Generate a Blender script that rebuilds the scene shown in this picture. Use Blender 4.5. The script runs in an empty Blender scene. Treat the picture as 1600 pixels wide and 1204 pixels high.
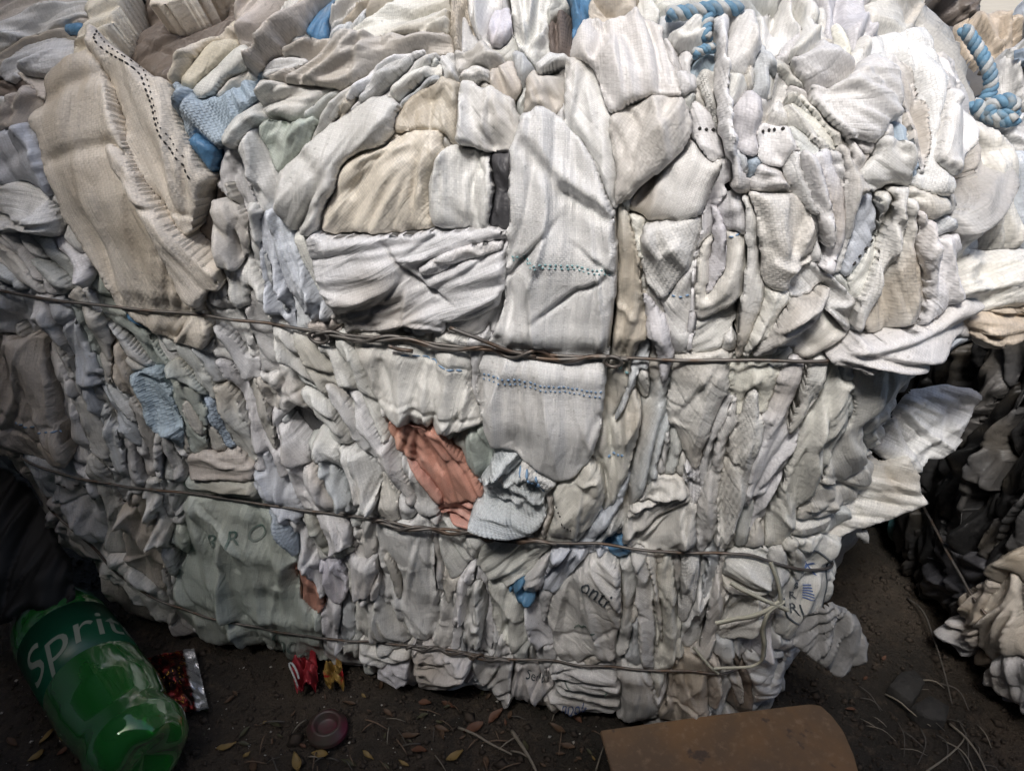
import bpy, bmesh, math, random
import numpy as np
from mathutils import Vector
from mathutils.bvhtree import BVHTree

# ------------------------------------------------------------------ camera, sky, sun, exposure
SC = bpy.context.scene
PITCH = math.radians(33.0); CAMZ = 0.73; FOC = 1209.0
cam_d = bpy.data.cameras.new('camera'); cam = bpy.data.objects.new('camera', cam_d)
SC.collection.objects.link(cam); SC.camera = cam
cam.location = (0, 0, CAMZ); cam.rotation_euler = (math.pi / 2 - PITCH, 0, 0)
cam_d.sensor_fit = 'HORIZONTAL'; cam_d.sensor_width = 36.0; cam_d.lens = 36.0 * FOC / 1600.0
cam_d.clip_start = 0.01; cam_d.clip_end = 400.0

SUN_EL, SUN_AZ = math.radians(58), math.radians(204)      # azimuth clockwise from +Y: high, behind the camera
wd = bpy.data.worlds.new('World'); SC.world = wd; wd.use_nodes = True
wn = wd.node_tree; wn.nodes.clear()
w_out = wn.nodes.new('ShaderNodeOutputWorld'); w_bg = wn.nodes.new('ShaderNodeBackground')
w_sky = wn.nodes.new('ShaderNodeTexSky'); w_sky.sky_type = 'NISHITA'; w_sky.sun_disc = False
w_sky.sun_elevation = SUN_EL; w_sky.sun_rotation = SUN_AZ
w_sky.air_density = 1.0; w_sky.dust_density = 4.0; w_sky.ozone_density = 1.0
w_bg.inputs['Strength'].default_value = 0.13
wn.links.new(w_sky.outputs[0], w_bg.inputs[0]); wn.links.new(w_bg.outputs[0], w_out.inputs[0])
sun_d = bpy.data.lights.new('sun', 'SUN'); sun_d.energy = 1.5; sun_d.angle = math.radians(12); sun_d.color = (1.0, 0.98, 0.955)
sun = bpy.data.objects.new('sun', sun_d); SC.collection.objects.link(sun)
sv = Vector((math.sin(SUN_AZ) * math.cos(SUN_EL), math.cos(SUN_AZ) * math.cos(SUN_EL), math.sin(SUN_EL)))
sun.rotation_euler = sv.to_track_quat('Z', 'Y').to_euler(); sun.location = sv * 5
SC.view_settings.view_transform = 'Standard'; SC.view_settings.look = 'None'
SC.view_settings.exposure = 0.76; SC.view_settings.gamma = 1.0; SC.view_settings.use_curve_mapping = False
SC.render.engine = 'CYCLES'
SC.cycles.use_denoising = True; SC.cycles.max_bounces = 7; SC.cycles.diffuse_bounces = 3; SC.cycles.transmission_bounces = 8
SC.cycles.caustics_reflective = False; SC.cycles.caustics_refractive = False

# ------------------------------------------------------------------ helpers
COL = SC.collection
rng = np.random.default_rng(7); random.seed(7)
FW = np.array([0, math.cos(PITCH), -math.sin(PITCH)]); UP = np.array([0, math.sin(PITCH), math.cos(PITCH)])
CAMP = np.array([0, 0, CAMZ])
def ray(x, y):
    d = FW * FOC + np.array([1., 0, 0]) * (x - 800) - UP * (y - 602)
    return d / np.linalg.norm(d)
def on_z(x, y, z=0.0):
    d = ray(x, y); return CAMP + d * ((z - CAMZ) / d[2])

_g = rng.normal(size=(256, 2)); _g /= np.linalg.norm(_g, axis=1)[:, None]
_p = rng.permutation(256)
def perlin(x, y, seed=0):
    x = x + seed * 17.13; y = y + seed * 9.71
    xi = np.floor(x).astype(int); yi = np.floor(y).astype(int); fx = x - xi; fy = y - yi
    def gr(ix, iy, dx, dy):
        g = _g[_p[(_p[ix & 255] + iy) & 255]]; return g[..., 0] * dx + g[..., 1] * dy
    u = fx * fx * fx * (fx * (fx * 6 - 15) + 10); v = fy * fy * fy * (fy * (fy * 6 - 15) + 10)
    a = gr(xi, yi, fx, fy); b = gr(xi + 1, yi, fx - 1, fy); c = gr(xi, yi + 1, fx, fy - 1); d = gr(xi + 1, yi + 1, fx - 1, fy - 1)
    return (a + (b - a) * u + (c - a) * v + (a - b - c + d) * u * v) * 1.5

def seg_dist(P, A, B):
    """distance of points P (M,2) to segments A->B (K,2): (dist, nearest point)"""
    P = np.asarray(P, np.float32); px = P[:, 0][:, None]; py = P[:, 1][:, None]; best = np.full(len(P), 1e9, np.float32); near = np.zeros((len(P), 2))
    r = np.arange(len(P))
    for k0 in range(0, len(A), 48):
        a = np.asarray(A[k0:k0 + 48], np.float32); e = np.asarray(B[k0:k0 + 48], np.float32) - a; il = 1 / ((e * e).sum(1) + 1e-12)
        wx = px - a[:, 0]; wy = py - a[:, 1]; t = (wx * e[:, 0] + wy * e[:, 1]) * il; np.clip(t, 0, 1, out=t)
        wx -= t * e[:, 0]; wy -= t * e[:, 1]; d2 = wx * wx + wy * wy
        i = d2.argmin(1); dd = np.sqrt(d2[r, i]); m = dd < best
        best[m] = dd[m]; tm = t[r, i]; near[m] = (a[i] + tm[:, None] * e[i])[m]
    return best.astype(float), near
def inside(P, poly):
    x, y = P[:, 0], P[:, 1]; r = np.zeros(len(P), bool); a = poly; b = np.roll(poly, -1, 0)
    for (x0, y0), (x1, y1) in zip(a, b):
        if y0 == y1: continue
        c = ((y0 > y) != (y1 > y)) & (x < (x1 - x0) * (y - y0) / (y1 - y0) + x0); r ^= c
    return r
def chaikin(p, n=2, closed=True):
    for _ in range(n):
        if closed:
            q = np.roll(p, -1, 0); p = np.stack([p * .86 + q * .14, p * .14 + q * .86], 1).reshape(-1, 2)
        else:
            q = np.stack([p[:-1] * .75 + p[1:] * .25, p[:-1] * .25 + p[1:] * .75], 1).reshape(-1, 2)
            p = np.vstack([p[:1], q, p[-1:]])
    return p
def resample(p, step, closed=True):
    q = np.vstack([p, p[:1]]) if closed else p
    l = np.r_[0, np.cumsum(np.linalg.norm(np.diff(q, axis=0), axis=1))]
    n = max(4, int(l[-1] / step)); s = np.linspace(0, l[-1], n, endpoint=not closed)
    return np.stack([np.interp(s, l, q[:, k]) for k in range(q.shape[1])], 1)
def strip_poly(pts, w):
    """a band of width w (px, one or one per end) along the polyline"""
    p = resample(chaikin(np.array(pts, float), 2, False), 6.0, False); n = len(p)
    t = np.gradient(p, axis=0); t /= np.linalg.norm(t, axis=1)[:, None] + 1e-9
    nr = np.stack([-t[:, 1], t[:, 0]], 1); f = np.linspace(0, 1, n)
    ww = np.interp(f, np.linspace(0, 1, len(w)), w) * .5 * np.clip((np.minimum(f, 1 - f) * 3.2) ** .75, .06, 1)
    return np.vstack([p + nr * ww[:, None], (p - nr * ww[:, None])[::-1]])

def link(o, parent=None):
    COL.objects.link(o)
    if parent is not None: o.parent = parent
    return o
def empty(name, loc=(0, 0, 0)):
    o = bpy.data.objects.new(name, None); o.location = loc; o.empty_display_size = .05; return link(o)
def tag(o, label=None, cat=None, group=None, kind=None):
    if label: o['label'] = label
    if cat: o['category'] = cat
    if group: o['group'] = group
    if kind: o['kind'] = kind
    return o
def mesh_np(name, V, F, mat, parent=None, uv=None, smooth=True, color=None):
    me = bpy.data.meshes.new(name); V = np.asarray(V, np.float32); F = np.asarray(F, np.int32)
    me.vertices.add(len(V)); me.vertices.foreach_set('co', V.ravel())
    k = F.shape[1]; me.loops.add(F.size); me.loops.foreach_set('vertex_index', F.ravel())
    me.polygons.add(len(F)); me.polygons.foreach_set('loop_start', np.arange(0, F.size, k, dtype=np.int32))
    me.update(calc_edges=True)
    if smooth: me.polygons.foreach_set('use_smooth', np.ones(len(F), bool))
    if uv is not None:
        l = me.uv_layers.new(name='UVMap'); l.data.foreach_set('uv', np.asarray(uv, np.float32)[F.ravel()].ravel())
    me.materials.append(mat); me.validate()
    o = bpy.data.objects.new(name, me)
    if parent is not None and parent.location.length > 0: o.location = -parent.location
    if color is not None: o.color = (*color, 1)
    return link(o, parent)
def tube(path, r, nseg=8, close=False, cap=True):
    """tube mesh arrays along a path of 3-D points; r one radius or one per point"""
    P = np.asarray(path, float); n = len(P); R = np.broadcast_to(np.asarray(r, float), (n,))
    T = np.gradient(P, axis=0)
    if close: T = np.roll(P, -1, 0) - np.roll(P, 1, 0)
    T /= np.linalg.norm(T, axis=1)[:, None] + 1e-12
    a = np.array([0, 0, 1.]) if abs(T[0][2]) < .9 else np.array([1., 0, 0])
    N = np.zeros_like(P); v = a - T[0] * a.dot(T[0]); v /= np.linalg.norm(v)
    for i in range(n):
        v = v - T[i] * v.dot(T[i]); v /= np.linalg.norm(v) + 1e-12; N[i] = v
    B = np.cross(T, N); an = np.linspace(0, 2 * math.pi, nseg, endpoint=False)
    V = (P[:, None] + (N[:, None] * np.cos(an)[None, :, None] + B[:, None] * np.sin(an)[None, :, None]) * R[:, None, None]).reshape(-1, 3)
    F = []
    for i in range(n if close else n - 1):
        j = (i + 1) % n
        for k in range(nseg):
            m = (k + 1) % nseg; F.append((i * nseg + k, i * nseg + m, j * nseg + m, j * nseg + k))
    if cap and not close:
        c0 = len(V); V = np.vstack([V, P[0] + (V[:nseg] - P[0]) * .05, P[-1] + (V[(n - 1) * nseg:n * nseg] - P[-1]) * .05])
        for k in range(nseg):
            m = (k + 1) % nseg; F.append((m, k, c0 + k, c0 + m)); F.append(((n - 1) * nseg + k, (n - 1) * nseg + m, c0 + nseg + m, c0 + nseg + k))
    return V, np.array(F)
def merge(parts):
    V, F, o = [], [], 0
    for v, f in parts: V.append(v); F.append(f + o); o += len(v)
    return np.vstack(V), np.vstack(F)
def smooth3(pts, step):
    p = np.array(pts, float)
    for _ in range(3):
        q = np.stack([p[:-1] * .75 + p[1:] * .25, p[:-1] * .25 + p[1:] * .75], 1).reshape(-1, p.shape[1]); p = np.vstack([p[:1], q, p[-1:]])
    return resample(p, step, False)
# ------------------------------------------------------------------ materials
class NT:
    def __init__(self, name):
        self.m = bpy.data.materials.new(name); self.m.use_nodes = True
        self.t = self.m.node_tree; self.t.nodes.clear()
        self.out = self.t.nodes.new('ShaderNodeOutputMaterial'); self.b = self.t.nodes.new('ShaderNodeBsdfPrincipled')
        self.t.links.new(self.b.outputs[0], self.out.inputs[0])
    def n(self, typ, **kw):
        o = self.t.nodes.new('ShaderNode' + typ)
        for k, v in kw.items(): setattr(o, k, v)
        return o
    def l(self, a, b): self.t.links.new(a, b)
    def put(self, s, v):
        if hasattr(v, 'is_output') or isinstance(v, bpy.types.NodeSocket): self.l(v, s)
        elif v is not None: s.default_value = v
    def math(self, op, a, b=None, c=None, clamp=False):
        o = self.n('Math', operation=op, use_clamp=clamp)
        for i, v in enumerate((a, b, c)): self.put(o.inputs[i], v)
        return o.outputs[0]
    def mix(self, f, a, b, mode='MIX'):
        o = self.n('Mix', data_type='RGBA', blend_type=mode)
        self.put(o.inputs[0], f); self.put(o.inputs[6], a); self.put(o.inputs[7], b); return o.outputs[2]
    def noise(self, vec, scale, detail=3, rough=.55, dist=0.):
        o = self.n('TexNoise'); self.put(o.inputs['Vector'], vec); self.put(o.inputs['Scale'], scale)
        o.inputs['Detail'].default_value = detail; o.inputs['Roughness'].default_value = rough; o.inputs['Distortion'].default_value = dist
        return o.outputs[0]
    def ramp(self, f, lo, hi):
        o = self.n('MapRange', interpolation_type='SMOOTHSTEP'); self.put(o.inputs[0], f)
        o.inputs[1].default_value = lo; o.inputs[2].default_value = hi; return o.outputs[0]
    def bump(self, h, strength, dist, normal=None):
        o = self.n('Bump'); o.inputs['Strength'].default_value = strength; o.inputs['Distance'].default_value = dist
        self.l(h, o.inputs['Height'])
        if normal is not None: self.l(normal, o.inputs['Normal'])
        return o.outputs[0]
    def attr(self, name):
        o = self.n('Attribute', attribute_type='OBJECT', attribute_name=name); return o.outputs['Fac']
    def offset_pos(self):
        g = self.n('NewGeometry'); oi = self.n('ObjectInfo')
        v = self.n('VectorMath', operation='ADD'); self.l(g.outputs['Position'], v.inputs[0])
        s = self.math('MULTIPLY', oi.outputs['Random'], 37.0); c = self.n('CombineXYZ'); self.l(s, c.inputs[0]); self.l(s, c.inputs[1])
        self.l(c.outputs[0], v.inputs[1]); return v.outputs[0], oi

def sack_material(name, weave_bump=1.0, rough=.46, knit=False, dirt=1.0):
    k = NT(name); pos, oi = k.offset_pos()
    uv = k.n('UVMap').outputs[0]
    wob = k.n('TexNoise'); k.l(uv, wob.inputs['Vector']); wob.inputs['Scale'].default_value = 28; wob.inputs['Detail'].default_value = 0
    sub = k.n('VectorMath', operation='MULTIPLY_ADD'); k.l(wob.outputs['Color'], sub.inputs[0]); sub.inputs[1].default_value = (.006,) * 3; k.l(uv, sub.inputs[2])
    sep = k.n('SeparateXYZ'); k.l(sub.outputs[0], sep.inputs[0])
    fr = k.attr('threads'); u = k.math('MULTIPLY', sep.outputs[0], fr); v = k.math('MULTIPLY', sep.outputs[1], fr)
    # plain weave: tapes over and under in turn
    fu = k.math('FLOOR', u); fv = k.math('FLOOR', v); par = k.math('PINGPONG', k.math('ADD', fu, fv), 1.0)
    su = k.math('ABSOLUTE', k.math('SINE', k.math('MULTIPLY', u, math.pi))); s_v = k.math('ABSOLUTE', k.math('SINE', k.math('MULTIPLY', v, math.pi)))
    a = k.math('MULTIPLY', k.math('POWER', su, .6), k.math('ADD', k.math('MULTIPLY', par, .75), .25))
    b = k.math('MULTIPLY', k.math('POWER', s_v, .6), k.math('SUBTRACT', 1.0, k.math('MULTIPLY', par, .75)))
    weave = k.math('MAXIMUM', a, b)
    big = k.noise(pos, 9.0, 1, .6, .6); mid = k.noise(pos, 30.0, 3, .68, .5); fine = k.noise(pos, 240.0, 1, .7)
    # tapes differ a little from one another
    wu = k.n('TexWhiteNoise', noise_dimensions='1D'); k.l(fu, wu.inputs['W']); wv = k.n('TexWhiteNoise', noise_dimensions='1D'); k.l(k.math('ADD', fv, 500.5), wv.inputs['W'])
    tape = k.math('ADD', k.math('MULTIPLY', wu.outputs[0], par), k.math('MULTIPLY', wv.outputs[0], k.math('SUBTRACT', 1.0, par)))
    # cloth colour, yellow-brown staining, grey grime and soil specks
    col = oi.outputs['Color']
    hs = k.n('HueSaturation'); k.l(col, hs.inputs['Color']); k.l(k.math('ADD', k.math('MULTIPLY', tape, .16), k.math('ADD', k.math('MULTIPLY', mid, .30), .86)), hs.inputs['Value'])
    dt = k.attr('stain')
    st = k.math('MULTIPLY', k.ramp(big, .48, .74), k.math('MULTIPLY', dt, .80), clamp=True)
    c1 = k.mix(st, hs.outputs[0], (.40, .325, .23, 1))
    c2 = k.mix(k.math('MULTIPLY', k.ramp(mid, .54, .80), .42 * dirt), c1, (.26, .255, .245, 1))
    c3 = k.mix(k.math('MULTIPLY', k.ramp(fine, .66, .80), .35 * dirt), c2, (.18, .17, .15, 1))
    gap = k.math('MULTIPLY', k.math('SUBTRACT', 1.0, weave), k.math('ADD', .16, k.math('MULTIPLY', k.ramp(mid, .4, .75), .30)))
    c4 = k.mix(gap, c3, (.15, .15, .145, 1))
    k.l(c4, k.b.inputs['Base Color'])
    k.b.inputs['Roughness'].default_value = rough; k.b.inputs['Specular IOR Level'].default_value = .45
    # fine creases drawn out along the cloth, then the weave
    sc = k.n('VectorMath', operation='MULTIPLY'); k.l(sub.outputs[0], sc.inputs[0]); sc.inputs[1].default_value = (16., 95., 1.)
    strk = k.noise(sc.outputs[0], 1.0, 2, .62, .6); wr = k.noise(pos, 95.0, 2, .62, .6)
    ridge = k.math('ABSOLUTE', k.math('SUBTRACT', strk, .5))
    hh = k.math('ADD', k.math('MULTIPLY', weave, weave_bump * .00042), k.math('ADD', k.math('MULTIPLY', ridge, .0026), k.math('MULTIPLY', wr, .0010)))
    k.l(k.bump(hh, 1.0, 1.0), k.b.inputs['Normal'])
    return k.m

M = {}
M['sack'] = sack_material('woven_sack', .28)
M['coarse'] = sack_material('coarse_woven_sack', .42, .46)
M['knit'] = sack_material('knitted_net', 1.1, .6, True, .6)
def film_material():
    k = NT('plastic_film'); pos, oi = k.offset_pos()
    mid = k.noise(pos, 60.0, 5, .7, 1.5); big = k.noise(pos, 12.0, 3)
    hs = k.n('HueSaturation'); k.l(oi.outputs['Color'], hs.inputs['Color']); k.l(k.math('ADD', k.math('MULTIPLY', mid, .5), .72), hs.inputs['Value'])
    c = k.mix(k.math('MULTIPLY', k.ramp(big, .5, .75), .5), hs.outputs[0], (.12, .10, .07, 1))
    k.l(c, k.b.inputs['Base Color']); k.b.inputs['Roughness'].default_value = .42
    k.l(k.bump(mid, .6, .003), k.b.inputs['Normal']); return k.m
M['film'] = film_material()
def simple(name, col, rough=.5, metal=0., var=.3, scale=60., bump=.3, bdist=.001, col2=None, lo=.45, hi=.65):
    k = NT(name); pos, oi = k.offset_pos(); n = k.noise(pos, scale, 5, .6)
    hs = k.n('HueSaturation'); hs.inputs['Color'].default_value = (*col, 1)
    k.l(k.math('ADD', k.math('MULTIPLY', n, var * 2), 1 - var), hs.inputs['Value']); c = hs.outputs[0]
    if col2: c = k.mix(k.ramp(k.noise(pos, scale * .3, 5, .6, .5), lo, hi), c, (*col2, 1))
    k.l(c, k.b.inputs['Base Color']); k.b.inputs['Roughness'].default_value = rough; k.b.inputs['Metallic'].default_value = metal
    if bump: k.l(k.bump(n, bump, bdist), k.b.inputs['Normal'])
    return k.m
M['wire'] = simple('iron_wire', (.155, .145, .135), .5, .6, .4, 140, .4, .0005, (.13, .09, .065))
M['core'] = simple('packed_core', (.10, .095, .088), .8, 0, .4, 30, .6, .004)
M['thread_dark'] = simple('dark_thread', (.03, .028, .026), .7)
M['thread_blue'] = simple('blue_thread', (.18, .30, .46), .6, 0, .3)
M['thread_teal'] = simple('teal_thread', (.22, .40, .42), .6, 0, .3)
M['ink_green'] = simple('faded_green_ink', (.12, .19, .165), .6, 0, .5, 160, 0, .001, (.30, .34, .31), .42, .62)
M['ink_dark'] = simple('dark_ink', (.07, .085, .10), .6, 0, .4, 160, 0, .001, (.22, .23, .24), .5, .7)
M['ink_blue'] = simple('blue_ink', (.10, .16, .34), .6, 0, .4, 160, 0)
M['tape'] = simple('pale_flat_tape', (.50, .49, .40), .45, 0, .25, 80)
# ------------------------------------------------------------------ bales: a rounded block, its skin addressed by (s along the girth, t up the side and over the top)
class Block:
    def __init__(self, cx, cy, a, b, yaw, prof, ex=5.0, lean=None, lump=1.0):
        self.lean = lean; self.lump = lump
        th = np.linspace(0, 2 * math.pi, 4001) + math.pi / 2                # starts at the far side
        c, s = np.cos(th), np.sin(th); r = (np.abs(c / a) ** ex + np.abs(s / b) ** ex) ** (-1 / ex)
        x, y = r * c, r * s; l = np.r_[0, np.cumsum(np.hypot(np.diff(x), np.diff(y)))]
        self.L = l[-1]; self.l = l
        cy_, sy_ = math.cos(yaw), math.sin(yaw); self.px = x * cy_ - y * sy_; self.py = x * sy_ + y * cy_
        self.c = (cx, cy); self.b = b
        k = np.array(prof, float)
        for _ in range(3):
            q = np.stack([k[:-1] * .75 + k[1:] * .25, k[:-1] * .25 + k[1:] * .75], 1).reshape(-1, 2); k = np.vstack([k[:1], q, k[-1:]])
        tl = np.r_[0, np.cumsum(np.hypot(np.diff(k[:, 0]) * b, np.diff(k[:, 1])))]
        self.T = tl[-1]; self.tl = tl; self.k = k
        ns, nt = 360, 160; S = np.linspace(0, self.L, ns + 1); T = np.linspace(0, self.T, nt + 1)
        self.S, self.Tg = S, T; G = self.pos(*np.meshgrid(S, T, indexing='ij')); self.G = G; self.ns, self.nt = ns, nt
        F = []
        for i in range(ns):
            for j in range(nt): F.append((i * (nt + 1) + j, (i + 1) * (nt + 1) + j, (i + 1) * (nt + 1) + j + 1, i * (nt + 1) + j + 1))
        self.F = F; self.bvh = BVHTree.FromPolygons([tuple(v) for v in G.reshape(-1, 3)], F)
    def pos(self, s, t):
        s = np.mod(s, self.L); t = np.clip(t, 0, self.T)
        x = np.interp(s, self.l, self.px); y = np.interp(s, self.l, self.py)
        k = np.interp(t, self.tl, self.k[:, 0]); z = np.interp(t, self.tl, self.k[:, 1])
        if self.lean: x = x + self.lean(x, z)
        k = k * (1 + (perlin(s / .11, t / .13, 77) * .018 + perlin(s / .05, t / .07, 78) * .008) * self.lump)
        return np.stack([self.c[0] + x * k, self.c[1] + y * k, z], -1)
    def nrm(self, s, t, e=.006):
        t = np.clip(t, e, self.T - e - .01)
        n = np.cross(self.pos(s + e, t) - self.pos(s - e, t), self.pos(s, t + e) - self.pos(s, t - e))
        return n / (np.linalg.norm(n, axis=-1, keepdims=True) + 1e-12)
    def st(self, x, y):
        for f in np.linspace(0, 1, 60):
            xx, yy = x + (self.mid[0] - x) * f, y + (self.mid[1] - y) * f
            loc, n, idx, d = self.bvh.ray_cast(Vector(CAMP), Vector(ray(xx, yy)))
            if idx is None: continue
            i, j = divmod(idx, self.nt); p = self.G[i, j]; e1 = self.G[i + 1, j] - p; e2 = self.G[i, j + 1] - p; q = np.array(loc) - p
            return np.array([self.S[i] + (q @ e1) / (e1 @ e1) * (self.S[1]), self.Tg[j] + (q @ e2) / (e2 @ e2) * self.Tg[1]])
        return None
    mid = (800, 560)
class Sheet:
    """a plane patch seen at pixel (x, y) lying at distance d, facing direction n: skin of loose flaps"""
    def __init__(self, x, y, d, n, bend=0.0, axis=0):
        self.o = CAMP + ray(x, y) * d; n = np.array(n, float); self.n = n / np.linalg.norm(n)
        e1 = np.cross(np.array([0, 0, 1.]), self.n); self.e1 = e1 / np.linalg.norm(e1); self.e2 = np.cross(self.n, self.e1); self.bend = bend; self.axis = axis
    def pos(self, s, t):
        w = (s, t)[self.axis]
        return self.o + s[..., None] * self.e1 + t[..., None] * self.e2 - (self.bend * w * w)[..., None] * self.n
    def nrm(self, s, t, e=.004):
        n = np.cross(self.pos(s + e, t) - self.pos(s - e, t), self.pos(s, t + e) - self.pos(s, t - e))
        return n / (np.linalg.norm(n, axis=-1, keepdims=True) + 1e-12)
    def st(self, x, y):
        d = ray(x, y); k = ((self.o - CAMP) @ self.n) / (d @ self.n); q = CAMP + d * k - self.o
        return np.array([q @ self.e1, q @ self.e2])

PINCH = {}          # block -> list of (polyline in s,t , pressed height)
def blur(a, n):
    for _ in range(n):
        p = np.pad(a, 1, mode='edge'); a = (p[:-2, 1:-1] + p[2:, 1:-1] + p[1:-1, :-2] + p[1:-1, 2:] + 2 * a) / 6
    return a
def wrinkles(u, v, seed):
    rr = random.Random(seed * 31 + 5); hu = max(np.abs(u).max(), .01); hv = max(np.abs(v).max(), .006)
    u2 = u + perlin(u / .07, v / .05, seed + 11) * .006; v2 = v + perlin(u / .12, v / .07, seed + 12) * .005
    n8 = perlin(u2 / .22, v2 / .028, seed + 14); n9 = perlin(u2 / .15, v2 / .011, seed + 15); n3 = perlin(u2 / .035, v2 / .030, seed + 4)
    tri = lambda q: np.arcsin(np.sin(q * math.pi)) * (2 / math.pi)
    n10 = perlin(u2 / .07, v2 / .0065, seed + 16)
    w = .0040 * tri(.8 * n8 + .15) + .0011 * tri(1.1 * n9) + .0024 * n3 + .0005 * tri(1.2 * n10) * np.clip(n3 * 2 + .4, 0, 1)
    # crisp tucks: a steep lip on one side, a long slope on the other, fading out at both ends
    pin = (rr.choice([-1, 1]) * hu * rr.uniform(.7, 1.1), rr.uniform(-.5, .5) * hv); fan = rr.random() < .45
    for _ in range(int(min(34, 5 + (hu * hv * 4) / .00045))):
        L = rr.uniform(.4, 1.2) * min(hu * 2, .22)
        if fan and rr.random() < .7:
            a = math.atan2(rr.uniform(-1, 1) * hv * 1.2 - pin[1], -pin[0]); x0, y0 = pin[0] + math.cos(a) * L * .1, pin[1] + math.sin(a) * L * .1
        else:
            a = rr.gauss(0, .20) + (math.pi if rr.random() < .5 else 0)
            if rr.random() < .13: a += rr.choice([-1, 1]) * rr.uniform(.6, 1.2); L *= .6
            x0, y0 = rr.uniform(-1, .6) * hu, rr.uniform(-1, 1) * hv
            if math.cos(a) < 0: x0 = -x0
        ca_, sa_ = math.cos(a), math.sin(a); tt_ = ((u2 - x0) * ca_ + (v2 - y0) * sa_) / L; xx = -(u2 - x0) * sa_ + (v2 - y0) * ca_ + rr.uniform(-.03, .03) * (tt_ - .5) ** 2
        tap = np.clip(tt_ * 4, 0, 1) * np.clip((1 - tt_) * 2.2, 0, 1); lam = rr.uniform(.0025, .009); A = rr.choice([1, 1, -1]) * rr.uniform(.0014, .0048)
        if rr.random() < .28: w = w - abs(A) * 1.1 * tap * np.exp(-(xx / .0015) ** 2)
        w = w + A * tap * np.where(xx > 0, np.exp(-xx / lam), np.exp(xx / .0008))
    return w * min(1.55, max(.75, hv / .017))
class Piece: pass
def make_piece(base, poly, layer, H, wr=1.0, ang=None, seed=0, cell=.0017, name='folded_sack', mat='sack', color=(.6, .6, .58), threads=400, stain=.4,
               parent=None, edge=.0055, creases=(), pinch=True, closed=False, smooth=2, wall=.014, turn=0.0, tilt=0.0, rough=.0012, grow=.0, sink=0.0):
    """one folded sack: a closed outline on the skin, a rolled edge that drops away, a puffed middle, wrinkles along its grain"""
    poly = np.asarray(poly, float)
    if smooth: poly = chaikin(poly, smooth)
    ctr = poly.mean(0)
    pl = resample(poly, .0045)
    nn = np.roll(pl, -1, 0) - np.roll(pl, 1, 0); nn = np.stack([-nn[:, 1], nn[:, 0]], 1); nn /= np.linalg.norm(nn, axis=1)[:, None] + 1e-9
    if grow: pl = pl + nn * (grow * (-1 if (pl[:, 0] * np.roll(pl[:, 1], -1) - np.roll(pl[:, 0], -1) * pl[:, 1]).sum() > 0 else 1))
    pl = pl + nn * (perlin(pl[:, 0] / .02, pl[:, 1] / .02, seed + 3) * rough * 1.6 + perlin(pl[:, 0] / .007, pl[:, 1] / .007, seed + 5) * rough * .7)[:, None]
    if ang is None:
        q = pl - ctr; w, ev = np.linalg.eigh(q.T @ q); ang = math.atan2(ev[1, 1], ev[0, 1])
    lo = pl.min(0) - cell * 2.5; hi = pl.max(0) + cell * 2.5
    ns = int((hi[0] - lo[0]) / cell) + 2; nt = int((hi[1] - lo[1]) / cell) + 2
    s = lo[0] + np.arange(ns) * cell; t = lo[1] + np.arange(nt) * cell
    SS, TT = np.meshgrid(s, t, indexing='ij'); P = np.stack([SS.ravel(), TT.ravel()], 1)
    d, near = seg_dist(P, pl, np.roll(pl, -1, 0)); ins = inside(P, pl); d = np.where(ins, d, -d)
    snap = (np.abs(d) < cell * .62); out = d < -cell * .62
    Q = P.copy(); Q[snap] = near[snap]
    gd = P - near; gl = np.linalg.norm(gd, axis=1)[:, None] + 1e-9
    Q[out] = near[out] - gd[out] / gl[out] * .0008
    dd = np.maximum(np.where(snap, 0, d), 0); inr = max(dd.max(), .004)
    r = min(edge, inr * .8); q = np.clip(dd / r, 0, 1)
    h = r * np.sqrt(np.maximum(0, 1 - (1 - q) ** 2))
    puff = H * (1 - np.exp(-dd / (.28 * inr)))
    h = h + blur(puff.reshape(ns, nt), 5).ravel()
    ca, sa = math.cos(ang), math.sin(ang); x = P - ctr
    u = x[:, 0] * ca + x[:, 1] * sa; v = -x[:, 0] * sa + x[:, 1] * ca
    if wr > 0: h = h + wr * wrinkles(u, v, seed) * (.55 + .45 * np.clip(dd / .006, 0, 1))
    for cr in creases:                                                     # (amplitude, width, polyline)
        c = resample(chaikin(np.asarray(cr[2], float), 2, False), .004, False); dc, _ = seg_dist(P, c[:-1], c[1:])
        h = h + cr[0] * np.exp(-(dc / cr[1]) ** 2)
    if tilt: h = h + tilt * np.clip(v / max(np.abs(v).max(), .004), -1, 1)
    if sink: h = h - sink * np.clip((np.abs(u) / np.abs(u).max() - .74) / .26, 0, 1) ** 2
    h = h + layer
    if pinch and base in PINCH:
        for pl_, hw in PINCH[base]:
            sel = pl_[(pl_[:, 0] > lo[0] - .05) & (pl_[:, 0] < hi[0] + .05)]
            if len(sel) < 2 or sel[:, 1].max() < lo[1] - .06 or sel[:, 1].min() > hi[1] + .06: continue
            pl_ = sel; dp, _ = seg_dist(P, pl_[:-1], pl_[1:]); g = np.exp(-(dp / .0055) ** 2); g2 = np.exp(-(dp / .022) ** 2)
            h = h - g2 * .2 * np.maximum(h - hw, 0)
            h = h + g * np.minimum(hw - h, 0)
    hs = h.copy(); h = np.where(out, h - wall, h)
    if closed: h = np.where(out | snap, layer - .0004, h)
    base_p = base.pos(Q[:, 0], Q[:, 1]); N = base.nrm(Q[:, 0], Q[:, 1]); V = base_p + N * h[:, None]
    keep = ~(out & (d < -cell * 2.2)); idx = np.arange(ns * nt).reshape(ns, nt)
    f = np.stack([idx[:-1, :-1], idx[1:, :-1], idx[1:, 1:], idx[:-1, 1:]], -1).reshape(-1, 4)
    good = (d >= -cell * .62)
    f = f[keep[f].all(1) & good[f].any(1)] if not closed else f[good[f].all(1)]
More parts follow.
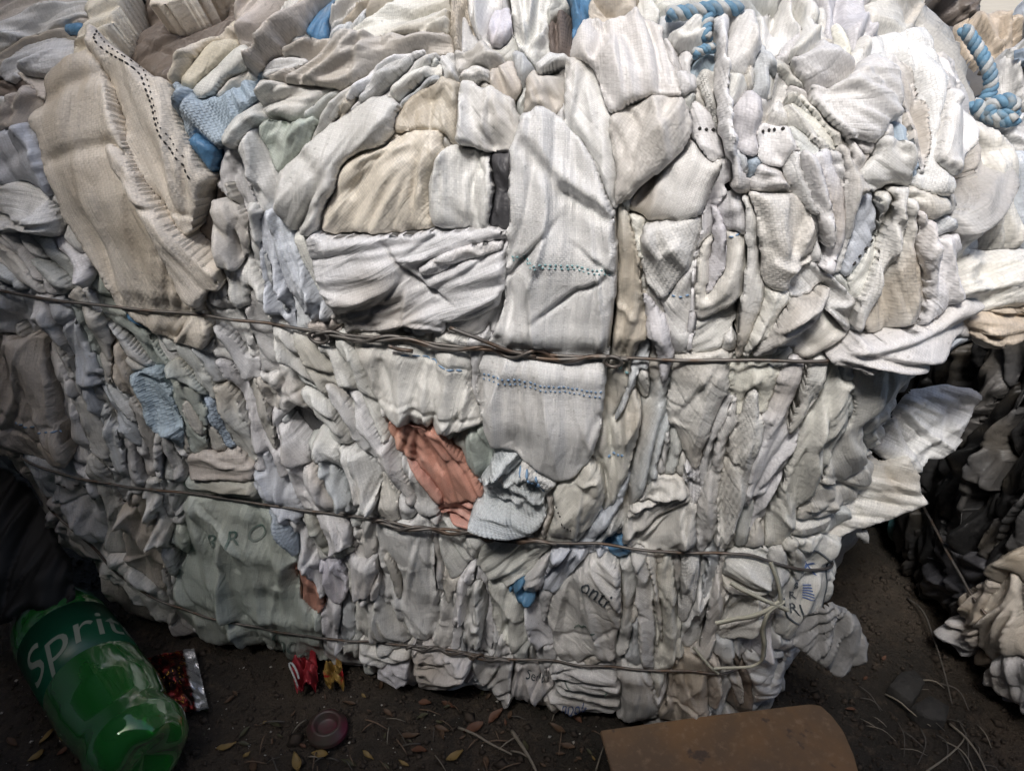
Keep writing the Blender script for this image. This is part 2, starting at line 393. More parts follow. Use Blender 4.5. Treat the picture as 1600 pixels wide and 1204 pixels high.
    ct, stn = math.cos(turn), math.sin(turn); uv = np.stack([u * ct + v * stn + 5, -u * stn + v * ct + 5], 1)
    used = np.zeros(ns * nt, bool); used[f.ravel()] = True; mp = np.cumsum(used) - 1
    V = V[used]; f = mp[f]; uv = uv[used]
    if closed:                                                             # a loose flap has a back of its own
        inn = np.clip(dd[used] / .006, 0, 1)
        back = V - N[used] * (.0016 * inn)[:, None] - N[used] * np.maximum(0, (h[used] - layer) * .12)[:, None]; nV = len(V)
        V = np.vstack([V, back]); uv = np.vstack([uv, uv]); f = np.vstack([f, f[:, ::-1] + nV])
    o = mesh_np(name, V, f, M[mat], parent, uv, True, color)
    o['threads'] = float(threads); o['stain'] = float(stain)
    p = Piece(); p.o = o; p.base = base; p.lo = lo; p.cell = cell; p.h = hs.reshape(ns, nt); p.ang = ang
    return p
def chamfer(mask, cell, n=14, far=.03):
    D = np.where(mask, 0, far).astype(np.float32)
    for _ in range(n):
        p = np.pad(D, 1, constant_values=far); m = np.minimum(np.minimum(p[:-2, 1:-1], p[2:, 1:-1]), np.minimum(p[1:-1, :-2], p[1:-1, 2:])) + cell
        m2 = np.minimum(np.minimum(p[:-2, :-2], p[2:, 2:]), np.minimum(p[2:, :-2], p[:-2, 2:])) + cell * 1.414; D = np.minimum(D, np.minimum(m, m2))
    return D
def grow_mask(m, n):
    for _ in range(n): p = np.pad(m, 1); m = p[1:-1, 1:-1] | p[:-2, 1:-1] | p[2:, 1:-1] | p[1:-1, :-2] | p[1:-1, 2:]
    return m
class Pack:
    """a skin wholly covered by overlapping sacks: a fine raster records which sack lies on top where (neighbours close up the chinks between
    them), each sack is then built over its own stretch, its edge standing over the sacks below and dipping under the ones above"""
    def __init__(self, base, s0, s1, t0, t1, cell, reach=.016):
        self.base = base; self.o = np.array([s0, t0]); self.c = cell; self.n = (int((s1 - s0) / cell) + 1, int((t1 - t0) / cell) + 1); self.reach = reach
        self.items = []
    def add(self, poly, order, **k): self.items.append((order, len(self.items), np.asarray(poly, float), k))
    def build(self):
        cell = self.c; base = self.base; N0, N1 = self.n; prep = []; lab = np.full(self.n, -1, np.int32); gap = np.full(self.n, -1, np.int32); gd = np.full(self.n, -1e9, np.float32)
        its = sorted(self.items, key=lambda q: q[:2])
        for idx, (_, _, poly, k) in enumerate(its):
            seed = k['seed']; sm = k.get('smooth', 1); pl = chaikin(poly, sm) if sm else poly; rc = 0 if k.get('fill') else self.reach
            pl = resample(pl, .0055); nn = np.roll(pl, -1, 0) - np.roll(pl, 1, 0); nn = np.stack([-nn[:, 1], nn[:, 0]], 1); nn /= np.linalg.norm(nn, axis=1)[:, None] + 1e-9
            pl = pl + nn * (perlin(pl[:, 0] / .03, pl[:, 1] / .03, seed + 3) * .0012 + perlin(pl[:, 0] / .009, pl[:, 1] / .009, seed + 5) * .0005)[:, None]
            a = np.maximum(np.floor((pl.min(0) - rc - self.o) / cell).astype(int) - 2, 0); b = np.minimum(np.ceil((pl.max(0) + rc - self.o) / cell).astype(int) + 3, self.n)
            if (b - a).min() < 4: continue
            SS, TT = np.meshgrid(self.o[0] + np.arange(a[0], b[0]) * cell, self.o[1] + np.arange(a[1], b[1]) * cell, indexing='ij'); P = np.stack([SS.ravel(), TT.ravel()], 1)
            d, _ = seg_dist(P, pl, np.roll(pl, -1, 0)); ins = inside(P, pl); sl = (slice(a[0], b[0]), slice(a[1], b[1])); shp = SS.shape
            lab[sl][ins.reshape(shp)] = idx
            if rc:
                dd = (-d).reshape(shp).astype(np.float32) * k.get('pull', 1.0); G = gd[sl]; m = (dd > G) & (dd > -rc); G[m] = dd[m]; gap[sl][m] = idx
        fill0 = sum(1 for q in its if q[3].get('fill')); m = (lab < fill0) & (gap >= 0); lab[m] = gap[m]
        # a sack shows as one stretch: crumbs of it cut off by others go to the neighbours
        for idx, (_, _, poly, k) in enumerate(its):
            if k.get('fill'): continue
            ii, jj = np.nonzero(lab == idx)
            if len(ii) < 12: lab[ii, jj] = -9; continue
            sl = (slice(ii.min(), ii.max() + 1), slice(jj.min(), jj.max() + 1)); own = lab[sl] == idx; todo = own.copy(); best = None
            while todo.sum() > (0 if best is None else best.sum()):
                fl = np.zeros(own.shape, bool); fl.ravel()[np.flatnonzero(todo)[0]] = True; n_ = 1
                for _ in range(900):
                    p = np.pad(fl, 1); fl = (p[1:-1, 1:-1] | p[:-2, 1:-1] | p[2:, 1:-1] | p[1:-1, :-2] | p[1:-1, 2:]) & own; q = int(fl.sum())
                    if q == n_: break
                    n_ = q
                todo &= ~fl
                if best is None or fl.sum() > best.sum(): best = fl
            lab[sl][own & ~best] = -9
        for _ in range(40):
            bad = lab == -9
            if not bad.any(): break
            p = np.pad(lab, 1, constant_values=-9); nb = np.max([p[:-2, 1:-1], p[2:, 1:-1], p[1:-1, :-2], p[1:-1, 2:]], 0); lab[bad] = nb[bad]
        gs, gt = np.meshgrid(self.o[0] + np.arange(N0) * cell, self.o[1] + np.arange(N1) * cell, indexing='ij')
        sd = np.clip(.35 + 1.7 * perlin(gs / .045, gt / .045, 63), .06, 1)
        depth = np.clip(.0042 + perlin(gs / .03, gt / .03, 61) * .0120, .0006, .0150); H = np.full(self.n, -.012); hs = []
        for idx, (_, _, poly, k) in enumerate(its):
            ii, jj = np.nonzero(lab == idx)
            if len(ii) < 12: hs.append(None); continue
            a0, b0, a1, b1 = max(ii.min() - 5, 0), min(ii.max() + 6, N0), max(jj.min() - 5, 0), min(jj.max() + 6, N1); sl = (slice(a0, b0), slice(a1, b1)); L = lab[sl]; own = L == idx; shp = L.shape
            P = np.stack([gs[sl].ravel(), gt[sl].ravel()], 1); Du = blur(chamfer(L > idx, cell, 22, .034), 2).ravel().astype(float); Dd = blur(chamfer(L < idx, cell, 22, .034), 2).ravel().astype(float); dp = depth[sl].ravel()
            ctr = P[own.ravel()].mean(0); ang = k.get('ang')
            if ang is None: q = P[own.ravel()] - ctr; w, ev = np.linalg.eigh(q.T @ q); ang = math.atan2(ev[1, 1], ev[0, 1])
            ca, sa = math.cos(ang), math.sin(ang); x = P - ctr; u = x[:, 0] * ca + x[:, 1] * sa; v = -x[:, 0] * sa + x[:, 1] * ca; De = np.minimum(Du, Dd)
            mb = blur(own.astype(float), 3); gx_, gy_ = np.gradient(mb, cell); g2 = gx_ ** 2 + gy_ ** 2 + 1.0; e = (mb - .5) / np.sqrt(g2); e = np.where(own & (mb > .985), cell * 3, e).ravel()
            sn = (np.abs(e) < cell * .75) & (chamfer(L < idx, cell, 3, .03).ravel() < cell * 2.2); st_ = np.stack([gx_.ravel(), gy_.ravel()], 1) / np.sqrt(g2).ravel()[:, None]
            Dd = np.where(sn, 0, np.maximum(Dd, cell * .8)); De = np.minimum(Du, Dd)
            h = k['layer'] - dp * np.exp(-Du / .0030) - .0070 * sd[sl].ravel() * np.exp(-Du / .0012) - .0016 * np.exp(-Dd / .0009) + k.get('lip', .0009) * np.exp(-Dd / .008) + k['H'] * (1 - np.exp(-De / .011))
            if k['wr'] > 0: h = h + k['wr'] * blur(wrinkles(u, v, k['seed']).reshape(shp), 1).ravel() * (.5 + .5 * np.clip(De / .004, 0, 1))
            for cr in k.get('creases', ()):
                cc = resample(chaikin(np.asarray(cr[2], float), 2, False), .004, False); dc, _ = seg_dist(P, cc[:-1], cc[1:]); h = h + cr[0] * .6 * np.exp(-(dc / (cr[1] * .8)) ** 2)
            vm = np.abs(v[own.ravel()]).max(); h = h + k.get('tilt', 0) * np.clip(v / max(vm, .004), -1, 1)
            if k.get('pinch', True) and base in PINCH:
                for pl_, hw in PINCH[base]:
                    lo, hi = P.min(0), P.max(0); sel = pl_[(pl_[:, 0] > lo[0] - .05) & (pl_[:, 0] < hi[0] + .05)]
                    if len(sel) < 2 or sel[:, 1].max() < lo[1] - .05 or sel[:, 1].min() > hi[1] + .05: continue
                    q, _ = seg_dist(P, sel[:-1], sel[1:]); h = h + .0022 * np.exp(-((q - .016) / .009) ** 2) - np.exp(-(q / .014) ** 2) * .45 * np.maximum(h - hw + .002, 0); h = h + np.exp(-(q / .005) ** 2) * np.minimum(hw - h, 0)
            h = h.reshape(shp); H[sl][own] = h[own]; hs.append((sl, P, h.ravel(), u, v, own, ang, e, sn, st_))
        out = []
        for idx, (_, _, poly, k) in enumerate(its):
            if hs[idx] is None: continue
            sl, P, h, u, v, own, ang, e, sn, st_ = hs[idx]; shp = own.shape; L = lab[sl].ravel(); Hl = H[sl].ravel()
            pm = np.pad(H[sl], 3, mode='edge'); Hm = np.min([pm[a_:a_ + shp[0], b_:b_ + shp[1]] for a_ in (0, 1, 3, 5, 6) for b_ in (0, 1, 3, 5, 6)], 0).ravel()
            ow = own.ravel(); Q = P.copy(); Q[sn] = P[sn] - st_[sn] * e[sn][:, None]
            over_ = (L > idx); hf = np.where(over_ & ~ow, np.minimum(h, Hl - .0024), h)
            ring = grow_mask(own, 2).ravel(); okv = ring & (ow | sn | over_); n0, n1 = shp; ix = np.arange(n0 * n1).reshape(n0, n1); f = np.stack([ix[:-1, :-1], ix[1:, :-1], ix[1:, 1:], ix[:-1, 1:]], -1).reshape(-1, 4)
            f = f[okv[f].all(1) & (ow | sn)[f].any(1)]
            if len(f) < 4: continue
            tr = k.get('turn', 0); ct, sn_ = math.cos(tr), math.sin(tr); uv = np.stack([u * ct + v * sn_ + 5, -u * sn_ + v * ct + 5], 1)
            used = np.zeros(n0 * n1, bool); used[f.ravel()] = True; mp = np.cumsum(used) - 1
            Qu = Q[used]; hu_ = hf[used]; N3 = base.nrm(Qu[:, 0], Qu[:, 1]); B3 = base.pos(Qu[:, 0], Qu[:, 1]); V = B3 + N3 * hu_[:, None]; fm = mp[f]; UV = uv[used]
            ed = np.concatenate([fm[:, [0, 1]], fm[:, [1, 2]], fm[:, [2, 3]], fm[:, [3, 0]]]); key = np.sort(ed, 1); key = key[:, 0].astype(np.int64) * len(V) + key[:, 1]
            _, inv, cnt = np.unique(key, return_inverse=True, return_counts=True); rim = ed[cnt[inv] == 1]; hid = (over_ & ~ow & ~sn)[used]; rim = rim[~hid[rim].all(1)]
            if len(rim):                                               # the cut edge of the cloth turns straight down
                wv = np.unique(rim); wm = np.full(len(V), -1); wm[wv] = len(V) + np.arange(len(wv)); inw = st_[used][wv]
                q2 = Qu[wv] + inw * .0010; low_ = Hm[used][wv] - .010
                V = np.vstack([V, base.pos(q2[:, 0], q2[:, 1]) + N3[wv] * low_[:, None]]); hgt = (hu_[wv] - low_)[:, None]; ou, ov = -(inw[:, 0] * math.cos(ang) + inw[:, 1] * math.sin(ang)), -(-inw[:, 0] * math.sin(ang) + inw[:, 1] * math.cos(ang)); UV = np.vstack([UV, UV[wv] + hgt * np.stack([ou * ct + ov * sn_, -ou * sn_ + ov * ct], 1)])
                fm = np.vstack([fm, np.stack([rim[:, 1], rim[:, 0], wm[rim[:, 0]], wm[rim[:, 1]]], 1)])
            o = mesh_np(k.get('name', 'folded_sack'), V, fm, M[k['mat']], k.get('parent'), UV, True, k['color']); o['threads'] = float(k['threads']); o['stain'] = float(k['stain'])
            p = Piece(); p.o = o; p.base = base; p.lo = P[0]; p.cell = cell; p.h = h.reshape(shp); p.ang = ang; p.id = k.get('id'); p.fill = k.get('fill', False); out.append(p)
        self.H = H; return out
def surf(p, st, lift=.0006):
    """points on a piece's outer face"""
    st = np.asarray(st, float); g = (st - p.lo) / p.cell; n0, n1 = p.h.shape
    i = np.clip(g[:, 0].astype(int), 0, n0 - 2); j = np.clip(g[:, 1].astype(int), 0, n1 - 2); fx = np.clip(g[:, 0] - i, 0, 1); fy = np.clip(g[:, 1] - j, 0, 1)
    h = p.h[i, j] * (1 - fx) * (1 - fy) + p.h[i + 1, j] * fx * (1 - fy) + p.h[i, j + 1] * (1 - fx) * fy + p.h[i + 1, j + 1] * fx * fy
    return p.base.pos(st[:, 0], st[:, 1]) + p.base.nrm(st[:, 0], st[:, 1]) * (h + lift)[:, None]
def to_st(base, pts): return np.array([base.st(x, y) for x, y in pts])
def stitches(p, px, mat, name='stitch_line', dash=.0045, gap=.003, w=.0011, lift=.0005):
    """a woven-in thread or a seam: short raised dashes lying on the cloth"""
    st = resample(chaikin(to_st(p.base, px), 2, False), .0012, False)
    l = np.r_[0, np.cumsum(np.linalg.norm(np.diff(st, axis=0), axis=1))]; parts = []; x = 0.0
    while x + dash < l[-1]:
        q = np.linspace(x, x + dash * random.uniform(.75, 1.1), 4); c = np.stack([np.interp(q, l, st[:, 0]), np.interp(q, l, st[:, 1])], 1)
        parts.append(tube(surf(p, c, lift), [w * .5, w, w, w * .5], 5)); x += dash + gap * random.uniform(.7, 1.3)
    V, F = merge(parts); o = mesh_np(name, V, F, mat, None); o.parent = p.o; return o
def lettering(p, text, x, y, size, rot, mat, name='lettering', squash=1.0, lift=.0011):
    """printed words: letter shapes laid on the cloth; size in px of the photograph, rot in degrees clockwise"""
    cu = bpy.data.curves.new('t', 'FONT'); cu.body = text; cu.size = 1.0; cu.resolution_u = 3
    ob = bpy.data.objects.new('t', cu); COL.objects.link(ob); dg = bpy.context.evaluated_depsgraph_get()
    me = bpy.data.meshes.new_from_object(ob.evaluated_get(dg)); bpy.data.objects.remove(ob); bpy.data.curves.remove(cu)
    bm = bmesh.new(); bm.from_mesh(me); bpy.data.meshes.remove(me)
    bmesh.ops.triangulate(bm, faces=bm.faces[:])
    for _ in range(3):
        es = [e for e in bm.edges if e.calc_length() > .14]
        if es: bmesh.ops.subdivide_edges(bm, edges=es, cuts=1); bmesh.ops.triangulate(bm, faces=bm.faces[:])
    co = np.array([v.co[:2] for v in bm.verts]); F = np.array([[v.index for v in f.verts] for f in bm.faces]); bm.free()
    a = math.radians(rot); ca, sa = math.cos(a), math.sin(a)
    X = co[:, 0] * size * squash; Y = -co[:, 1] * size; px = np.stack([x + X * ca - Y * sa, y + X * sa + Y * ca], 1)
    V = surf(p, to_st(p.base, px), lift)
    o = mesh_np(name, V, F, mat, None, None, False); o.parent = p.o; return o

# ------------------------------------------------------------------ reading the sack lists: outlines in photograph pixels, laid on the skin they belong to
TINT = {'W': (.72, .72, .712), 'Y': (.73, .715, .665), 'C': (.72, .665, .565), 'B': (.56, .605, .655), 'G': (.43, .485, .445), 'T': (.47, .40, .32),
        'E': (.60, .60, .59), 'D': (.07, .07, .075), 'R': (.58, .30, .24), 'K': (.09, .22, .38), 'L': (.40, .49, .58), 'V': (.54, .53, .60), 'N': (.20, .165, .14)}
def read_pieces(text, base, parent, names, seed0=0, cell=.0017, gname='folded_sack', dark=1.0, pack=None):
    reg = {}; flows = []
    for k, line in enumerate(l for l in text.strip().splitlines() if l.strip() and not l.startswith('#')):
        head, *rest = line.split('|'); tk = head.split(); kind = tk[0]; opt = {}
        num = []
        for t in tk[2:]:
            if '=' in t: a, b = t.split('='); opt[a] = b
            else: num.append(float(t))
        layer, H, wr = (num + [8, 6, 1])[:3] if len(num) >= 3 else (num + [8, 6, 1][len(num):])
        pts = [tuple(map(float, q.split(','))) for q in rest[0].split()]
        if kind == 'S':
            w = [float(q) for q in opt.get('w', '20').split(',')]; w = w if len(w) > 1 else w * 2
            px = strip_poly(pts, w)[::2]; flows.append((pts[0], pts[-1]))
        else: px = np.array(pts)
        st = to_st(base, px)
        ang = None
        if kind == 'S' and 'a' not in opt:
            e = base.st(*pts[-1]) - base.st(*pts[0]); ang = math.atan2(e[1], e[0])
        if 'a' in opt:
            c = px.mean(0); a = math.radians(float(opt['a'])); e = base.st(c[0] + 12 * math.cos(a), c[1] + 12 * math.sin(a)) - base.st(c[0] - 12 * math.cos(a), c[1] - 12 * math.sin(a)); ang = math.atan2(e[1], e[0])
        cr = []
        for c in rest[1:]:
            a, w_, *pp = c.split(); cr.append((float(a) * .001, float(w_) * .001, to_st(base, [tuple(map(float, q.split(','))) for q in pp])))
        r = random.Random(k * 13 + seed0); tc = np.array(TINT[tk[1]]); wv_ = np.array(TINT['W']); tc = tc if tk[1] in 'CRKLDN' or max(tc) < .25 else tc * .85 + wv_ * .15 if tk[1] in 'BG' else tc * .65 + wv_ * .35; col = tc * r.uniform(.90, 1.06) * dark * np.array([1, 1 + r.uniform(-.012, .008), 1 + r.uniform(-.05, .04)])
        if pack is not None:
            lv = (min(layer, 16) * .20 + max(0, layer - 16) * .50) * .001 if 'z' not in opt else float(opt['z']) * .001
            pack.add(st, layer + k * .001, layer=lv, H=H * (.00040 if H >= 7 else .00022), wr=max(wr, .8) * r.uniform(.9, 1.35), ang=ang, seed=seed0 + k * 7 % 997, name=opt.get('n', gname), mat=opt.get('m', 'sack'), color=tuple(col),
                     threads=float(opt.get('th', r.choice([340, 390, 440, 520]))) * 1.6, stain=float(opt.get('st', r.uniform(.1, .8))), parent=parent, creases=cr, pinch=opt.get('p', '1') == '1', smooth=int(opt.get('sm', 1)),
                     turn=math.radians(float(opt.get('tw', r.choice([0, 0, 8, -10, 35])))), tilt=float(opt.get('tilt', r.choice([-1, 1]) * r.uniform(.8, 3.0))) * .001, grow=float(opt.get('g', (1.2 if kind == 'S' else 2.2 if layer < 14 else 1.4))) * .001, id=opt.get('id'))
            continue
        p = make_piece(base, st, (min(layer, 16) * .22 + max(0, layer - 16) * .45) * .001 + (k % 40) * 2e-5, H * .00042, wr * r.uniform(.8, 1.25), ang, seed0 + k * 7 % 997, cell, opt.get('n', gname), opt.get('m', 'sack'), tuple(col),
                       float(opt.get('th', r.choice([430, 480, 560, 640]))) * 1.3, float(opt.get('st', r.uniform(.1, .8))), parent, float(opt.get('e', 4.5)) * .00048,
                       cr, opt.get('p', '1') == '1', False, int(opt.get('sm', 1)), .014, math.radians(float(opt.get('tw', r.choice([0, 0, 8, -10, 35])))), float(opt.get('tilt', r.choice([-1, 1]) * r.uniform(1.5, 3.4) * (1 if kind == 'S' else .8))) * .001, grow=float(opt.get('g', 4.2)) * .001, sink=(.005 if kind == 'S' else 0))
        if 'id' in opt: reg[opt['id']] = p
        if opt.get('id') in names: p.o['label'] = names[opt['id']]
    return reg, flows
